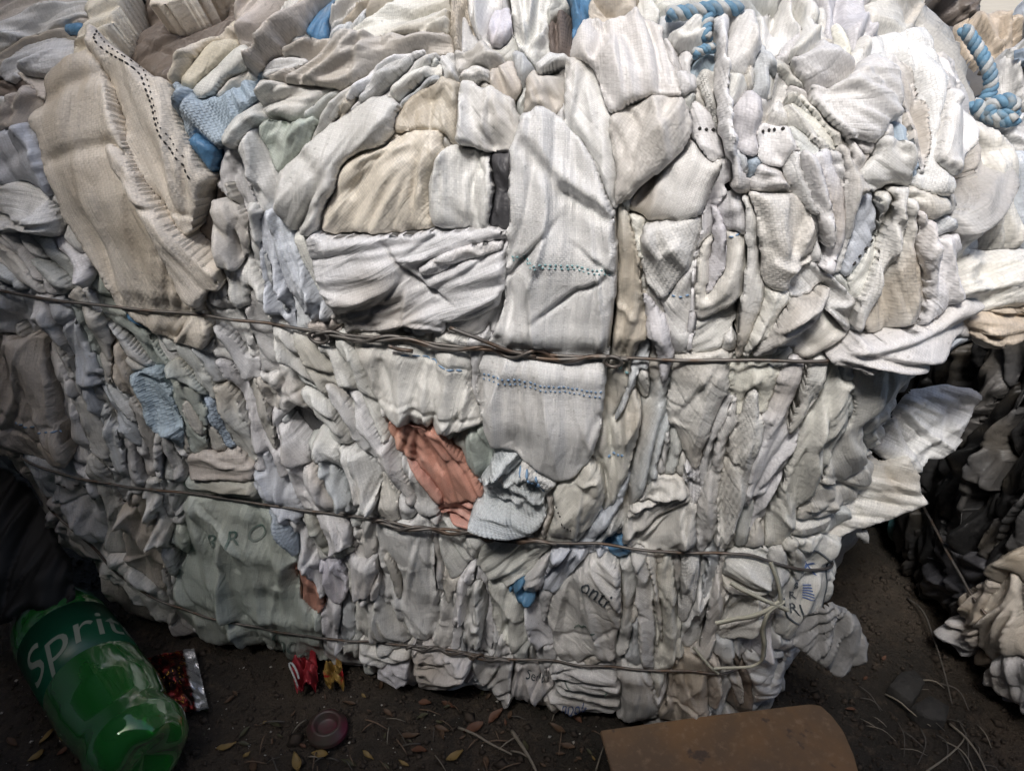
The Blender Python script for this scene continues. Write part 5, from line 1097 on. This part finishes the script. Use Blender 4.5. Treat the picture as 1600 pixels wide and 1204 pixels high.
# ------------------------------------------------------------------ neighbouring bale on the right: dark film above, dirty sacks below
RX = Block(.845, .98, .36, .56, 0.0, [(.80, 0), (.93, .006), (.985, .04), (1, .12), (1, .38), (.98, .47), (.92, .53), (.8, .565), (.5, .585), (.03, .59)], 7.0); RX.mid = (1597, 760)
rbale = tag(empty('film_bale', (RX.c[0], RX.c[1], 0)), 'dark bale of packed black film with dirty sacks, right edge of the photo', 'bale')
core(RX, 'packed_core', rbale)
s_l = RX.st(1560, 700)[0]
r_ = random.Random(5); k = 0
RP = Pack(RX, s_l - .62, s_l + .50, .004, RX.T - .12, .0020, .02)
for s0 in np.arange(s_l - .58, s_l + .45, .022):
    for row in range(3):
        t0 = r_.uniform(-.02, .10) + row * .15; L = r_.uniform(.14, .32); W = r_.uniform(.006, .030); sl = r_.uniform(-.22, .22); c = s0 + r_.uniform(-.015, .015)
        pts = [(c, t0), (c - W / 2 + sl * L * .4, t0 + L * .4), (c - W / 3 + sl * L * .8, t0 + L * .8), (c + sl * L, t0 + L), (c + W / 3 + sl * L * .8, t0 + L * .8), (c + W / 2 + sl * L * .4, t0 + L * .4)]
        v = r_.choice([.012, .018, .026, .035, .05, .07, .10]); col = (v, v * .99, v * 1.0)
        if k % 29 == 11: col = (.07, .17, .18)
        if k % 41 == 20: col = (.07, .13, .25)
        if k % 23 == 5: col = (.12, .115, .11)
        RP.add(pts, r_.uniform(0, 10), layer=r_.uniform(-4, 7) * .001, H=.002, wr=1.5, ang=math.pi / 2 - sl, seed=300 + k, name='film_fold', mat='film', color=col, threads=400, stain=.3, parent=rbale, tilt=r_.choice([-1, 1]) * .003); k += 1
DIRTY = '''
P W 22 9 1.4 a=60 st=1 | 1478,1012 1490,975 1512,940 1542,925 1562,950 1542,1002 1512,1062 1500,1076 1480,1042
P T 26 8 1.5 a=120 st=1.2 | 1500,950 1530,915 1565,900 1580,930 1560,980 1530,990
P C 30 9 1.4 a=110 st=1.2 | 1546,936 1604,880 1620,1000 1570,1034 1544,1010
P N 20 6 1.4 st=1 | 1520,1000 1560,1010 1580,1050 1540,1065 1515,1040
P W 30 9 1 a=80 st=.6 | 1552,1042 1580,1010 1620,1030 1620,1134 1560,1128 1548,1082
P E 22 7 1.6 a=20 m=knit th=200 | 1518,1100 1550,1080 1565,1130 1620,1150 1620,1190 1560,1160 1524,1130
P B 28 8 1 | 1572,1172 1620,1150 1620,1230 1580,1220
P T 24 7 1.3 st=1 | 1570,872 1620,850 1620,905 1572,922
P D 14 5 1.2 m=film | 1440,880 1490,880 1500,930 1470,960 1440,920
P D 16 5 1.2 m=film | 1480,860 1550,870 1560,910 1510,940 1485,910
'''
read_pieces(DIRTY, RX, rbale, {}, 700, pack=RP); RP.build()
w = to_st(RX, [(1432, 752), (1470, 812), (1530, 912), (1600, 1018)]); w = np.vstack([[w[0][0] - .4, w[0][1]], w, [w[-1][0] + .3, w[-1][1]]]); w = resample(chaikin(w, 2, False), .006, False)
V, F = tube(RX.pos(w[:, 0], w[:, 1]) + RX.nrm(w[:, 0], w[:, 1]) * .012, .0016, 7); mesh_np('binding_wire', V, F, M['wire'], rbale)
# loose things lying on top of it, far corner
def bag(name, label, cat, px, ref, d, n, tint, H, seed, dark=1., bend=3.):
    p = flap(px, ref, d, n, tint, H, 2.2, bend, 0, None, None, (), 600, .8, 'sack', None, name, 1, .0025, seed, 0, dark); tag(p.o, label, cat); return p
bag('loose_sack', 'brownish folded sack lying behind the top right corner of the bale', 'sack', [(1490, 40), (1516, 30), (1552, 26), (1586, 42), (1590, 70), (1566, 110), (1530, 120), (1500, 90)], (1545, 70), .92, (-.1, -.75, .65), 'T', 4, 61)
bag('loose_sack', 'grey sack heap behind the blue rope at the right edge', 'sack', [(1540, 110), (1566, 84), (1600, 70), (1650, 60), (1650, 200), (1570, 200), (1536, 160)], (1590, 130), .86, (-.2, -.80, .55), 'E', 6, 62)
bag('loose_sack', 'pale blue sack lump at the top right corner of the photo', 'sack', [(1576, 44), (1584, 14), (1610, -10), (1650, -20), (1650, 76), (1592, 74)], (1600, 30), 1.0, (-.2, -.8, .5), 'B', 4, 63)
bag('loose_sack', 'dark brown sack lump behind the bale top beside the bright yard', 'sack', [(1440, 14), (1462, -30), (1530, -46), (1536, -4), (1524, 26), (1492, 44), (1456, 40)], (1495, 5), 1.05, (0, -.85, .4), 'N', 5, 64, .6)
bag('loose_sack', 'small blue sack scrap at the right edge under the pale blue lump', 'sack', [(1582, 80), (1606, 74), (1640, 80), (1640, 106), (1588, 104)], (1600, 90), .83, (-.2, -.85, .5), 'K', 2, 65)

# ------------------------------------------------------------------ neighbouring bale on the left, its unseen height and length added to block light
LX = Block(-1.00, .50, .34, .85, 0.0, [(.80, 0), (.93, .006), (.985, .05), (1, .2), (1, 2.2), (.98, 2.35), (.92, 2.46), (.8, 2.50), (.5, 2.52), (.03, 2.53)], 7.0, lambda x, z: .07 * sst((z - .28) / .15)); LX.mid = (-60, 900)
lbale = tag(empty('shading_bale', (LX.c[0], LX.c[1], 0)), 'dark bale at the left edge behind the green bottle, heightened out of view to block light', 'bale')
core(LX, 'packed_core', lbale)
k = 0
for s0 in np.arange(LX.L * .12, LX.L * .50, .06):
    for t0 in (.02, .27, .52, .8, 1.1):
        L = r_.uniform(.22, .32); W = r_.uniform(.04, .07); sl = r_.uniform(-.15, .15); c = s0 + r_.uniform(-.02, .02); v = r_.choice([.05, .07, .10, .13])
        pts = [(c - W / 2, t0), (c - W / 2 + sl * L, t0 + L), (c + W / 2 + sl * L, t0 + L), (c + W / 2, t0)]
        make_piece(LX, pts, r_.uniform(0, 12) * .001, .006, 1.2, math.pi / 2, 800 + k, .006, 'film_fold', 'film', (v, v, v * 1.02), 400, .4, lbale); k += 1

# ------------------------------------------------------------------ unseen block added behind the camera to shade the bale's lower half
for cx, hw, ht, lb in ((.1, 1.7, 1.64, 'unseen tall block added behind the camera to shade the sack bale'),):
    AX = Block(cx, -.62, hw, .36, 0.0, [(.9, 0), (.97, .01), (1, .06), (1, ht - .15), (.98, ht - .06), (.9, ht), (.5, ht + .02), (.03, ht + .03)], 8.0)
    blocker = tag(empty('shade_block', (cx, -.62, 0)), lb, 'bale'); core(AX, 'packed_core', blocker)

# ------------------------------------------------------------------ green bottle
def pet():
    k = NT('green_plastic'); n = k.noise(k.n('NewGeometry').outputs['Position'], 40, 3)
    k.b.inputs['Base Color'].default_value = (.06, .52, .085, 1); k.b.inputs['Transmission Weight'].default_value = .80; k.b.inputs['Roughness'].default_value = .06; k.b.inputs['IOR'].default_value = 1.4
    k.b.inputs['Specular IOR Level'].default_value = .6; k.b.inputs['Coat Weight'].default_value = .6; k.b.inputs['Coat Roughness'].default_value = .04
    k.l(k.bump(n, .10, .003), k.b.inputs['Normal']); return k.m
M['pet'] = pet(); M['bottle_label'] = simple('green_label', (.008, .08, .04), .35, 0, .25, 50, .2, .001); M['label_ink'] = simple('pale_label_ink', (.27, .31, .25), .4, 0, .2)
M['cap'] = simple('green_cap', (.03, .22, .08), .4)
B0 = on_z(234, 1192, .050); B1 = on_z(106, 1000, .050); ax = B1 - B0; ax /= np.linalg.norm(ax); upv = np.array([0, 0, 1.]); sd = np.cross(ax, upv)
bot = tag(empty('soda_bottle', tuple(B0 * [1, 1, 0])), 'green plastic soda bottle lying on the soil at the left corner', 'bottle')
def lathe(prof, nseg=48, petal=None):
    V = []; an = np.linspace(0, 2 * math.pi, nseg, endpoint=False)
    for (z, r) in prof:
        rr = np.full(nseg, r); zz = np.full(nseg, z)
        if petal and z < .030: rr = r * (1 - .02 * (1 - z / .03) * (1 - np.cos(5 * an)) * .5); zz = z + .004 * (1 - z / .03) * (1 - np.cos(5 * an)) * .5 * min(1, r / .03)
        V.append(B0 + ax * zz[:, None] + sd * (np.cos(an) * rr)[:, None] + upv * (np.sin(an) * rr)[:, None])
    V = np.vstack(V); F = []
    for i in range(len(prof) - 1):
        for j in range(nseg): k = (j + 1) % nseg; F.append((i * nseg + j, i * nseg + k, (i + 1) * nseg + k, (i + 1) * nseg + j))
    return V, F
R0 = .049
body = [(.012, .0005), (.008, .012), (.002, .026), (0, .034), (.003, .042), (.012, .049), (.028, .0535), (.05, R0), (.085, .0552), (.12, .0548), (.128, .0535), (.200, .0535), (.207, .0545), (.225, .052), (.25, .042), (.275, .028), (.29, .0165), (.30, .0135), (.318, .0130)]
pz = np.array(body); q = np.r_[0, np.cumsum(np.hypot(np.diff(pz[:, 0]), np.diff(pz[:, 1])))]; qq = np.linspace(0, q[-1], 90)
V, F = lathe(list(zip(np.interp(qq, q, pz[:, 0]), np.interp(qq, q, pz[:, 1]) * .89)), 60, True); V2, F2 = lathe(list(zip(np.interp(qq, q, pz[:, 0]) + .0008, np.interp(qq, q, pz[:, 1]) * .89 - .0004)), 60, True); V, F = merge([(V, np.array(F)), (V2, np.array(F2)[:, ::-1])]); mesh_np('bottle_body', V, F, M['pet'], bot)
V, F = lathe([(.118, .0474), (.118, .0484), (.197, .0484), (.197, .0474)], 60); lab = mesh_np('label_sleeve', V, F, M['bottle_label'], bot)
V, F = lathe([(.304, .0005), (.304, .0155), (.318, .0155), (.320, .014), (.320, .0005)], 40); mesh_np('cap', V, F, M['cap'], bot)
def wrap_text(text, z0, size, a0, mat):
    cu = bpy.data.curves.new('t', 'FONT'); cu.body = text; cu.size = 1; cu.shear = .25; cu.resolution_u = 4; ob = bpy.data.objects.new('t', cu); COL.objects.link(ob)
    me = bpy.data.meshes.new_from_object(ob.evaluated_get(bpy.context.evaluated_depsgraph_get())); bpy.data.objects.remove(ob); bm = bmesh.new(); bm.from_mesh(me); bmesh.ops.triangulate(bm, faces=bm.faces[:])
    for _ in range(3):
        es = [e for e in bm.edges if e.calc_length() > .12]
        if es: bmesh.ops.subdivide_edges(bm, edges=es, cuts=1); bmesh.ops.triangulate(bm, faces=bm.faces[:])
    co = np.array([v.co[:2] for v in bm.verts]); F = np.array([[v.index for v in f.verts] for f in bm.faces]); bm.free()
    an = a0 - co[:, 0] * size / R0; zz = z0 + co[:, 1] * size; r = .0488
    V = B0 + ax * zz[:, None] + sd * (np.cos(an) * r)[:, None] + upv * (np.sin(an) * r)[:, None]; o = mesh_np('lettering', V, F, mat, None, None, False); o.parent = lab
wrap_text('Sprite', .136, .058, math.radians(160), M['label_ink'])

M['black'] = simple('shade_sheet', (.004, .004, .004), .7, 0, .3, 40, .3, .002)
# dark sheet added over the bottle's neck, standing in for deep shade
bf = flap([(-60, 690), (30, 735), (70, 800), (112, 880), (118, 940), (84, 962), (40, 952), (10, 975), (-60, 985)], (40, 880), .985, (.25, -.62, .75), 'D', 3, 1.6, 1.0, 0, None, 1.0, (), 400, .2, 'black', None, 'shade_sheet', 1, .003, 71, 0, .25)
tag(bf.o, 'added dark sheet standing in for the deep shade over the neck of the green bottle', 'film')

# ------------------------------------------------------------------ litter
def grid_thing(corner_px, z, nu, nv, amp, seed, thick=.0008, lift=None):
    c = [on_z(x, y, z) for x, y in corner_px]; u, v = np.meshgrid(np.linspace(0, 1, nu), np.linspace(0, 1, nv), indexing='ij')
    P = c[0] * ((1 - u) * (1 - v))[..., None] + c[1] * (u * (1 - v))[..., None] + c[2] * (u * v)[..., None] + c[3] * ((1 - u) * v)[..., None]
    P[..., 2] += amp * (perlin(u * 4, v * 4, seed) + .6 * perlin(u * 9, v * 9, seed + 1)) + (lift(u, v) if lift else 0)
    V = P.reshape(-1, 3); ii = np.arange(nu * nv).reshape(nu, nv); F = np.stack([ii[:-1, :-1], ii[1:, :-1], ii[1:, 1:], ii[:-1, 1:]], -1).reshape(-1, 4)
    V2 = V - [0, 0, thick]; n = len(V); F2 = F[:, ::-1] + n; rim = np.r_[ii[:, 0], ii[-1, 1:], ii[-2::-1, -1], ii[0, -2:0:-1]]
    Fr = np.array([(rim[i], rim[(i + 1) % len(rim)], rim[(i + 1) % len(rim)] + n, rim[i] + n) for i in range(len(rim))])
    uv = np.stack([u.ravel(), v.ravel()], 1); return np.vstack([V, V2]), np.vstack([F, F2, Fr]), np.vstack([uv, uv])
def foil():
    k = NT('printed_foil'); uv = k.n('UVMap').outputs[0]; s = k.n('SeparateXYZ'); k.l(uv, s.inputs[0]); n = k.noise(uv, 6, 4, .6, 1.0)
    band = k.ramp(k.math('ADD', s.outputs[0], k.math('MULTIPLY', n, .12)), .86, .90)
    c = k.mix(k.ramp(n, .48, .58), (.02, .008, .007, 1), (.16, .015, .014, 1)); c = k.mix(k.ramp(k.noise(uv, 11, 2, .5, 2.), .64, .68), c, (.65, .36, .05, 1)); c = k.mix(band, c, (.55, .56, .58, 1))
    k.l(c, k.b.inputs['Base Color']); k.b.inputs['Metallic'].default_value = .75; k.b.inputs['Roughness'].default_value = .25; k.l(k.bump(k.noise(uv, 14, 4), .5, .004), k.b.inputs['Normal']); return k.m
M['foil'] = foil()
V, F, U = grid_thing([(205, 1030), (304, 1012), (326, 1106), (228, 1124)], .012, 40, 40, .004, 3, .001, lambda u, v: .014 * np.sin(u * math.pi) * np.sin(v * math.pi)); fk = mesh_np('snack_packet', V, F, M['foil'], None, U)
tag(fk, 'shiny foil snack packet, dark red and silver, beside the green bottle', 'packet')
M['red_film'] = simple('red_plastic', (.30, .03, .04), .4, 0, .4, 40, .5, .004); M['yellow_print'] = simple('yellow_printed_film', (.34, .22, .06), .4, 0, .4, 70, .5, .003, (.45, .03, .03), .52, .56)
def crumple(px, z, size, seed, mat, name, sq=(1, 1, .7)):
    bm = bmesh.new(); bmesh.ops.create_icosphere(bm, subdivisions=4, radius=1); V = np.array([v.co[:] for v in bm.verts]); F = np.array([[v.index for v in f.verts] for f in bm.faces]); bm.free()
    d = 1 + .45 * perlin(V[:, 0] * 1.6 + V[:, 2], V[:, 1] * 1.6 - V[:, 2], seed) + .22 * np.abs(perlin(V[:, 0] * 4, V[:, 1] * 4 + V[:, 2] * 4, seed + 1)) - .2
    V = V * d[:, None] * np.array(sq) * size; c = on_z(px[0], px[1], z); V = V + c; V[:, 2] = np.maximum(V[:, 2], .002); return mesh_np(name, V, np.c_[F, F[:, :1]][:, :3], M[mat])
def scrap(px, z, amp, seed, mat, name, label, cat):
    V, F, U = grid_thing(px, z, 26, 26, amp, seed, .0006, lambda u, v: .016 * np.abs(np.sin(u * 5 + v * 2)) + .008 * np.abs(np.sin(v * 9 - u * 3))); V[:, 2] = np.maximum(V[:, 2], .001); return tag(mesh_np(name, V, F, M[mat], None, U), label, cat)
o = scrap([(456, 1046), (498, 1034), (498, 1082), (466, 1092)], .004, .010, 3, 'red_film', 'candy_wrapper', 'crumpled red wrapper with a white string loop under the bale edge', 'wrapper')
o2 = scrap([(506, 1052), (536, 1046), (540, 1080), (512, 1086)], .004, .008, 9, 'yellow_print', 'candy_wrapper', 'crumpled yellow and red wrapper under the bale edge', 'wrapper')
V, F = tube(smooth3([on_z(x, y, z) for x, y, z in ((466, 1074, .02), (458, 1052, .03), (450, 1036, .034), (456, 1034, .036), (464, 1048, .034), (467, 1060, .03))], .002), .0011, 6); so = mesh_np('string_loop', V, F, M['rope_white']); so.parent = o
# maroon cap lying open side up
M['maroon'] = simple('maroon_plastic', (.10, .018, .035), .45, 0, .35, 60, .3, .001, (.06, .05, .04), .5, .7)
cc = on_z(512, 1140, .004); prof = [(.0005, .004), (.010, .004), (.012, .005), (.0135, .011), (.0155, .013), (.018, .012), (.020, .0075), (.0235, .006), (.0245, .004), (.0245, 0)]
an = np.linspace(0, 2 * math.pi, 48, endpoint=False); prof = [(r * .85, z) for r, z in prof]; V = np.vstack([cc + np.stack([np.cos(an) * r, np.sin(an) * r, np.full(48, z)], 1) for r, z in prof]); F = [(i * 48 + j, i * 48 + (j + 1) % 48, (i + 1) * 48 + (j + 1) % 48, (i + 1) * 48 + j) for i in range(len(prof) - 1) for j in range(48)]
tag(mesh_np('plastic_lid', V, F, M['maroon']), 'round maroon plastic lid half sunk in the soil', 'lid')
# rust-brown sheet in front
def rusty():
    k = NT('rusty_sheet'); g = k.n('NewGeometry').outputs['Position']; a = k.noise(g, 14, 6, .65, .3); b = k.noise(g, 120, 5, .7)
    c = k.mix(k.ramp(a, .36, .66), (.14, .092, .055, 1), (.20, .115, .055, 1)); c = k.mix(k.ramp(b, .5, .75), c, (.25, .165, .10, 1)); c = k.mix(k.ramp(k.noise(g, 45, 4, .6), .62, .72), c, (.08, .055, .04, 1))
    k.l(c, k.b.inputs['Base Color']); k.b.inputs['Roughness'].default_value = .7; k.l(k.bump(b, .35, .0015), k.b.inputs['Normal']); return k.m
M['rust'] = rusty()
def board():
    top = [(938, 1137), (1100, 1114), (1270, 1090), (1286, 1092), (1304, 1108), (1322, 1132), (1338, 1170), (1350, 1215), (1352, 1290), (1150, 1330), (985, 1330), (958, 1210)]
    P = np.array([on_z(x, y, .062) for x, y in top]); c = P.mean(0); bm = bmesh.new(); vs = []
    for p in P: vs.append(bm.verts.new(p))
    f = bm.faces.new(vs); bmesh.ops.recalc_face_normals(bm, faces=[f])
    if f.normal.z < 0: f.normal_flip()
    r = bmesh.ops.extrude_face_region(bm, geom=[f]); nv = [e for e in r['geom'] if isinstance(e, bmesh.types.BMVert)]
    for v in nv: v.co.z -= .006
    bmesh.ops.recalc_face_normals(bm, faces=bm.faces[:]); bmesh.ops.bevel(bm, geom=bm.edges[:], offset=.0012, segments=2, affect='EDGES')
    for v in bm.verts: v.co.z -= .003 * max(0, (v.co.x - .17) / .1) ** 2 + .03 * max(0, v.co.y - .34)
    me = bpy.data.meshes.new('rusty_sheet'); bm.to_mesh(me); bm.free(); me.materials.append(M['rust']); o = bpy.data.objects.new('rusty_sheet', me); return link(o), P
plate, PP = board()
root = tag(empty('rusty_plate', (.17, .30, 0)), 'rust-brown metal plate with a rounded corner in front of the bale', 'plate'); plate.name = 'plate'; plate.location = -root.location; plate.parent = root
for x, y in ((.11, .385), (.20, .37)):
    V, F = tube([(x, y, 0), (x, y, .030), (x, y, .052)], [.022, .022, .020], 8); mesh_np('support_block', V, F, M['rust'], root)
# flat grey stones, leaves, stalks, specks
M['stone'] = simple('grey_stone', (.038, .037, .035), .85, 0, .5, 60, .8, .006)
def slab(px, z, label, t=.010):
    c = np.array([on_z(x, y, z) for x, y in px]); m = c.mean(0); V = np.vstack([c * [1, 1, 0] + [0, 0, -.006], m + (c - m) * .98 + [0, 0, 0], m + (c - m) * .90 + [0, 0, t * .25]]); n = len(c)
    F = [(a * n + i, a * n + (i + 1) % n, (a + 1) * n + (i + 1) % n, (a + 1) * n + i) for a in range(2) for i in range(n)] ; V = np.vstack([V, m + (c - m) * .02 + [0, 0, t * .3]])
    F += [(2 * n + i, 2 * n + (i + 1) % n, 3 * n + (i + 1) % n, 3 * n + i) for i in range(n)]
    return tag(mesh_np('flat_stone', V, F, M['stone'], None, None, False), label, 'stone')
slab([(1388, 1072), (1406, 1050), (1430, 1046), (1446, 1066), (1432, 1090), (1424, 1098)], .010, 'flat grey stone in the gap between the two bales')
slab([(1422, 1104), (1452, 1086), (1484, 1104), (1478, 1128), (1446, 1124)], .008, 'smaller dark flat stone nearer the right bale')
def leafm(name, c): return simple(name, c, .6, 0, .4, 90, .4, .001)
LM = [leafm('yellow_leaf', (.22, .15, .05)), leafm('brown_leaf', (.085, .05, .028)), leafm('red_leaf', (.11, .05, .028)), leafm('olive_leaf', (.06, .058, .03))]
def leaf_mesh(seed, mat):
    r = random.Random(seed); n = 7; V = []; F = []; w = r.uniform(.30, .45); cu = r.uniform(-.25, .35)
    for i in range(n):
        t = i / (n - 1); h = w * math.sin(math.pi * t ** .8) * .5 + .01
        for k in (-1, 0, 1): V.append((t - .5, k * h, cu * (t - .5) ** 2 + (.16 * abs(k)) * r.uniform(.5, 1)))
    for i in range(n - 1):
        for k in range(2): F.append((i * 3 + k, i * 3 + k + 1, i * 3 + k + 4, i * 3 + k + 3))
    me = bpy.data.meshes.new('fallen_leaf'); me.from_pydata(V, [], F); me.materials.append(mat)
    for p in me.polygons: p.use_smooth = True
    return me
LMS = [[leaf_mesh(i * 10 + j, LM[i]) for j in range(3)] for i in range(4)]
LN = ['small yellow fallen leaf on the dark soil', 'small dry brown fallen leaf on the dark soil', 'small reddish brown fallen leaf on the dark soil', 'small olive fallen leaf on the dark soil']
r5 = random.Random(11)
leaves = [(352, 1166, 0, 30), (74, 1150, 0, 26), (58, 1180, 0, 26), (464, 1192, 0, 30), (500, 1176, 0, 26), (712, 1182, 0, 28), (606, 1112, 1, 20), (664, 1098, 2, 22), (575, 1180, 0, 22), (545, 1100, 1, 20), (740, 1140, 2, 34), (775, 1120, 2, 30), (870, 1140, 1, 30), (885, 1165, 1, 26), (640, 1150, 1, 30), (655, 1172, 2, 26), (20, 1160, 1, 24), (100, 1170, 2, 22), (430, 1130, 3, 28), (595, 1070, 1, 18), (630, 1190, 0, 18), (660, 1120, 3, 20), (900, 1120, 2, 26), (820, 1165, 3, 24), (700, 1100, 2, 24), (380, 1140, 3, 22), (1330, 1105, 2, 16), (1352, 1060, 2, 12), (395, 1195, 1, 26), (545, 1190, 3, 24), (760, 1190, 1, 22), (1380, 1030, 2, 12), (690, 1140, 1, 24)]
for i in range(40): leaves.append((r5.uniform(330, 930), r5.uniform(1080, 1200), r5.choice([1, 1, 2, 3, 1, 0]), r5.uniform(8, 18)))
LL = {(352, 1166): 'curled yellow leaf on the soil midway between bottle and maroon lid', (74, 1150): 'yellow leaf left of the bottle base, upper one of two', (58, 1180): 'yellow leaf left of the bottle base, lower one of two',
      (464, 1192): 'yellow leaf at the bottom edge below and left of the maroon lid', (500, 1176): 'yellow leaf just below the maroon lid', (712, 1182): 'yellow leaf near the bottom edge beside the thin branching twig',
      (606, 1112): 'narrow brown leaf on the soil right of the maroon lid', (664, 1098): 'reddish leaf just below the middle of the bale edge', (575, 1180): 'yellow leaf on the soil right below the maroon lid', (740, 1140): 'large reddish leaf under the thin branching twig',
      (775, 1120): 'reddish leaf above the thin branching twig close to the bale', (870, 1140): 'brown leaf on the soil left of the rusty plate corner', (20, 1160): 'brown leaf at the left edge of the photo below the roots', (100, 1170): 'reddish leaf closest to the left side of the bottle base'}
for x, y, k, s in leaves:
    p = on_z(x, y, 0); o = bpy.data.objects.new('fallen_leaf', r5.choice(LMS[k])); sc = s * .00068; o.location = (p[0], p[1], gz(p[0], p[1]) + .0025); o.scale = (sc, sc, sc); o.rotation_euler = (r5.uniform(-.3, .3), r5.uniform(-.3, .3), r5.uniform(0, 6.3)); link(o); tag(o, LL.get((x, y), LN[k]), 'leaf', 'leaves fallen on the soil' if (x, y) in LL else LN[k].replace('small ', '').replace('leaf', 'leaves'))
M['straw'] = simple('dry_straw', (.22, .195, .155), .7, 0, .3, 90); M['root'] = simple('grey_root', (.10, .09, .078), .75, 0, .3, 90); M['stick'] = simple('brown_stick', (.16, .11, .075), .75, 0, .3, 90)
def stalk(px, r, mat, label, name='dry_stalk', cat='stalk', group=None, z=.006, hump=.006):
    n = len(px); P = []
    for i, (x, y) in enumerate(px): p = on_z(x, y, z); p[2] = max(gz(p[0], p[1]), 0) + r + hump * math.sin(math.pi * i / max(1, n - 1)) * (.6 + .4 * (i % 2)); P.append(p)
    P = smooth3(P, .004); V, F = tube(P, np.linspace(r, r * .55, len(P)), 6); return tag(mesh_np(name, V, F, M[mat]), label, cat, group)
stalk([(716, 1132), (745, 1148), (762, 1158), (800, 1174)], .0016, 'straw', 'thin pale branching twig on the soil under the bale middle', 'twig', 'twig')
stalk([(800, 1138), (815, 1165), (832, 1190), (842, 1212)], .0022, 'straw', 'straight pale twig running to the bottom edge of the photo', 'twig', 'twig')
stalk([(798, 1168), (815, 1176), (830, 1182)], .0012, 'straw', 'short pale twig lying across the straight one', 'twig', 'twig')
stalk([(930, 1204), (938, 1180), (944, 1160)], .0010, 'straw', 'thin upright straw beside the rusty plate corner', 'twig', 'twig')
stalk([(1420, 930), (1440, 960), (1455, 1000), (1470, 1050), (1490, 1095)], .0012, 'root', 'long thin root running down the gap between the bales', 'root', 'root', hump=.02)
stalk([(1486, 1126), (1508, 1150), (1530, 1176), (1545, 1204)], .0013, 'straw', 'pale forked stalk near the foot of the right bale', 'twig', 'twig')
stalk([(1450, 1200), (1480, 1182), (1505, 1158), (1512, 1140)], .0011, 'straw', 'pale curved stalk crossing the forked one', 'twig', 'twig')
stalk([(1388, 1072), (1410, 1088), (1424, 1100), (1460, 1122)], .0010, 'straw', 'pale stalk along the edge of the flat grey stone', 'twig', 'twig', z=.014)
stalk([(1436, 1058), (1460, 1062), (1478, 1070)], .0010, 'straw', 'short pale stalk above the flat grey stone', 'twig', 'twig')
stalk([(0, 935), (12, 965), (26, 990), (34, 1000)], .0012, 'root', 'thin root at the left edge above the bottle', 'root', 'root', hump=.02)
stalk([(16, 958), (50, 978), (88, 990)], .0014, 'root', 'pale root reaching towards the bottle label', 'root', 'root', hump=.03)
stalk([(0, 1020), (14, 1008), (22, 996)], .0010, 'root', 'short forked root at the left edge', 'root', 'root', hump=.02)
gl = 'thin dry stalk among the tangle in the gap between the bales'
for i in range(22):
    x, y = r5.uniform(1320, 1540), r5.uniform(1060, 1204); a = r5.uniform(.2, 1.3); L = r5.uniform(25, 80); b = r5.uniform(-.4, .4)
    if x < 1345 and y > 1100: continue
    stalk([(x, y), (x + L * .5 * math.cos(a), y + L * .5 * math.sin(a)), (x + L * math.cos(a + b), y + L * math.sin(a + b))], r5.uniform(.0005, .0009), r5.choice(['root', 'straw', 'root']), gl, 'dry_stalk', 'stalk', 'dry stalks between the bales')
gl = 'short dark stalk scattered on the soil in front of the bale'
for i in range(40):
    x, y = r5.uniform(330, 930), r5.uniform(1095, 1204); a = r5.uniform(0, 3.1); L = r5.uniform(14, 45)
    stalk([(x, y), (x + L * .5 * math.cos(a), y + L * .5 * math.sin(a) + 2), (x + L * math.cos(a), y + L * math.sin(a))], r5.uniform(.0005, .0010), r5.choice(['root', 'stick', 'stick', 'straw']), gl, 'dry_stalk', 'stalk', 'stalks on the soil')
# soil crumbs and pale specks: nobody could count them
def crumbs(name, n, region, size, mat, label, cat, seed):
    r = np.random.default_rng(seed); parts = []; t = np.array([(1, 0, 0), (-1, 0, 0), (0, 1, 0), (0, -1, 0), (0, 0, 1), (0, 0, -.6)], float); f = np.array([(0, 2, 4), (2, 1, 4), (1, 3, 4), (3, 0, 4), (2, 0, 5), (1, 2, 5), (3, 1, 5), (0, 3, 5)])
    for _ in range(n):
        x = r.uniform(region[0], region[2]); y = r.uniform(region[1], region[3]); s = size * r.lognormal(0, .5); v = t * s * r.uniform(.5, 1.2, (6, 3)); a = r.uniform(0, 6.3); R = np.array([[math.cos(a), -math.sin(a), 0], [math.sin(a), math.cos(a), 0], [0, 0, .7]])
        parts.append((v @ R.T + [x, y, gz(x, y) + s * .2], f))
    V, F = merge(parts); return tag(mesh_np(name, V, F, mat, None, None, False), label, cat, kind='stuff')
M['crumb'] = simple('soil_crumb', (.05, .038, .028), .85, 0, .5, 50); M['speck'] = simple('pale_speck', (.48, .45, .40), .7, 0, .3)
crumbs('soil_crumbs', 7000, (-.65, .33, .62, .72), .0020, M['crumb'], 'dark soil crumbs and grit scattered over the ground', 'soil', 3)
crumbs('pale_specks', 260, (-.55, .36, .10, .56), .0010, M['speck'], 'tiny pale specks scattered on the soil', 'specks', 4)
SC.update_tag() if hasattr(SC, 'update_tag') else None
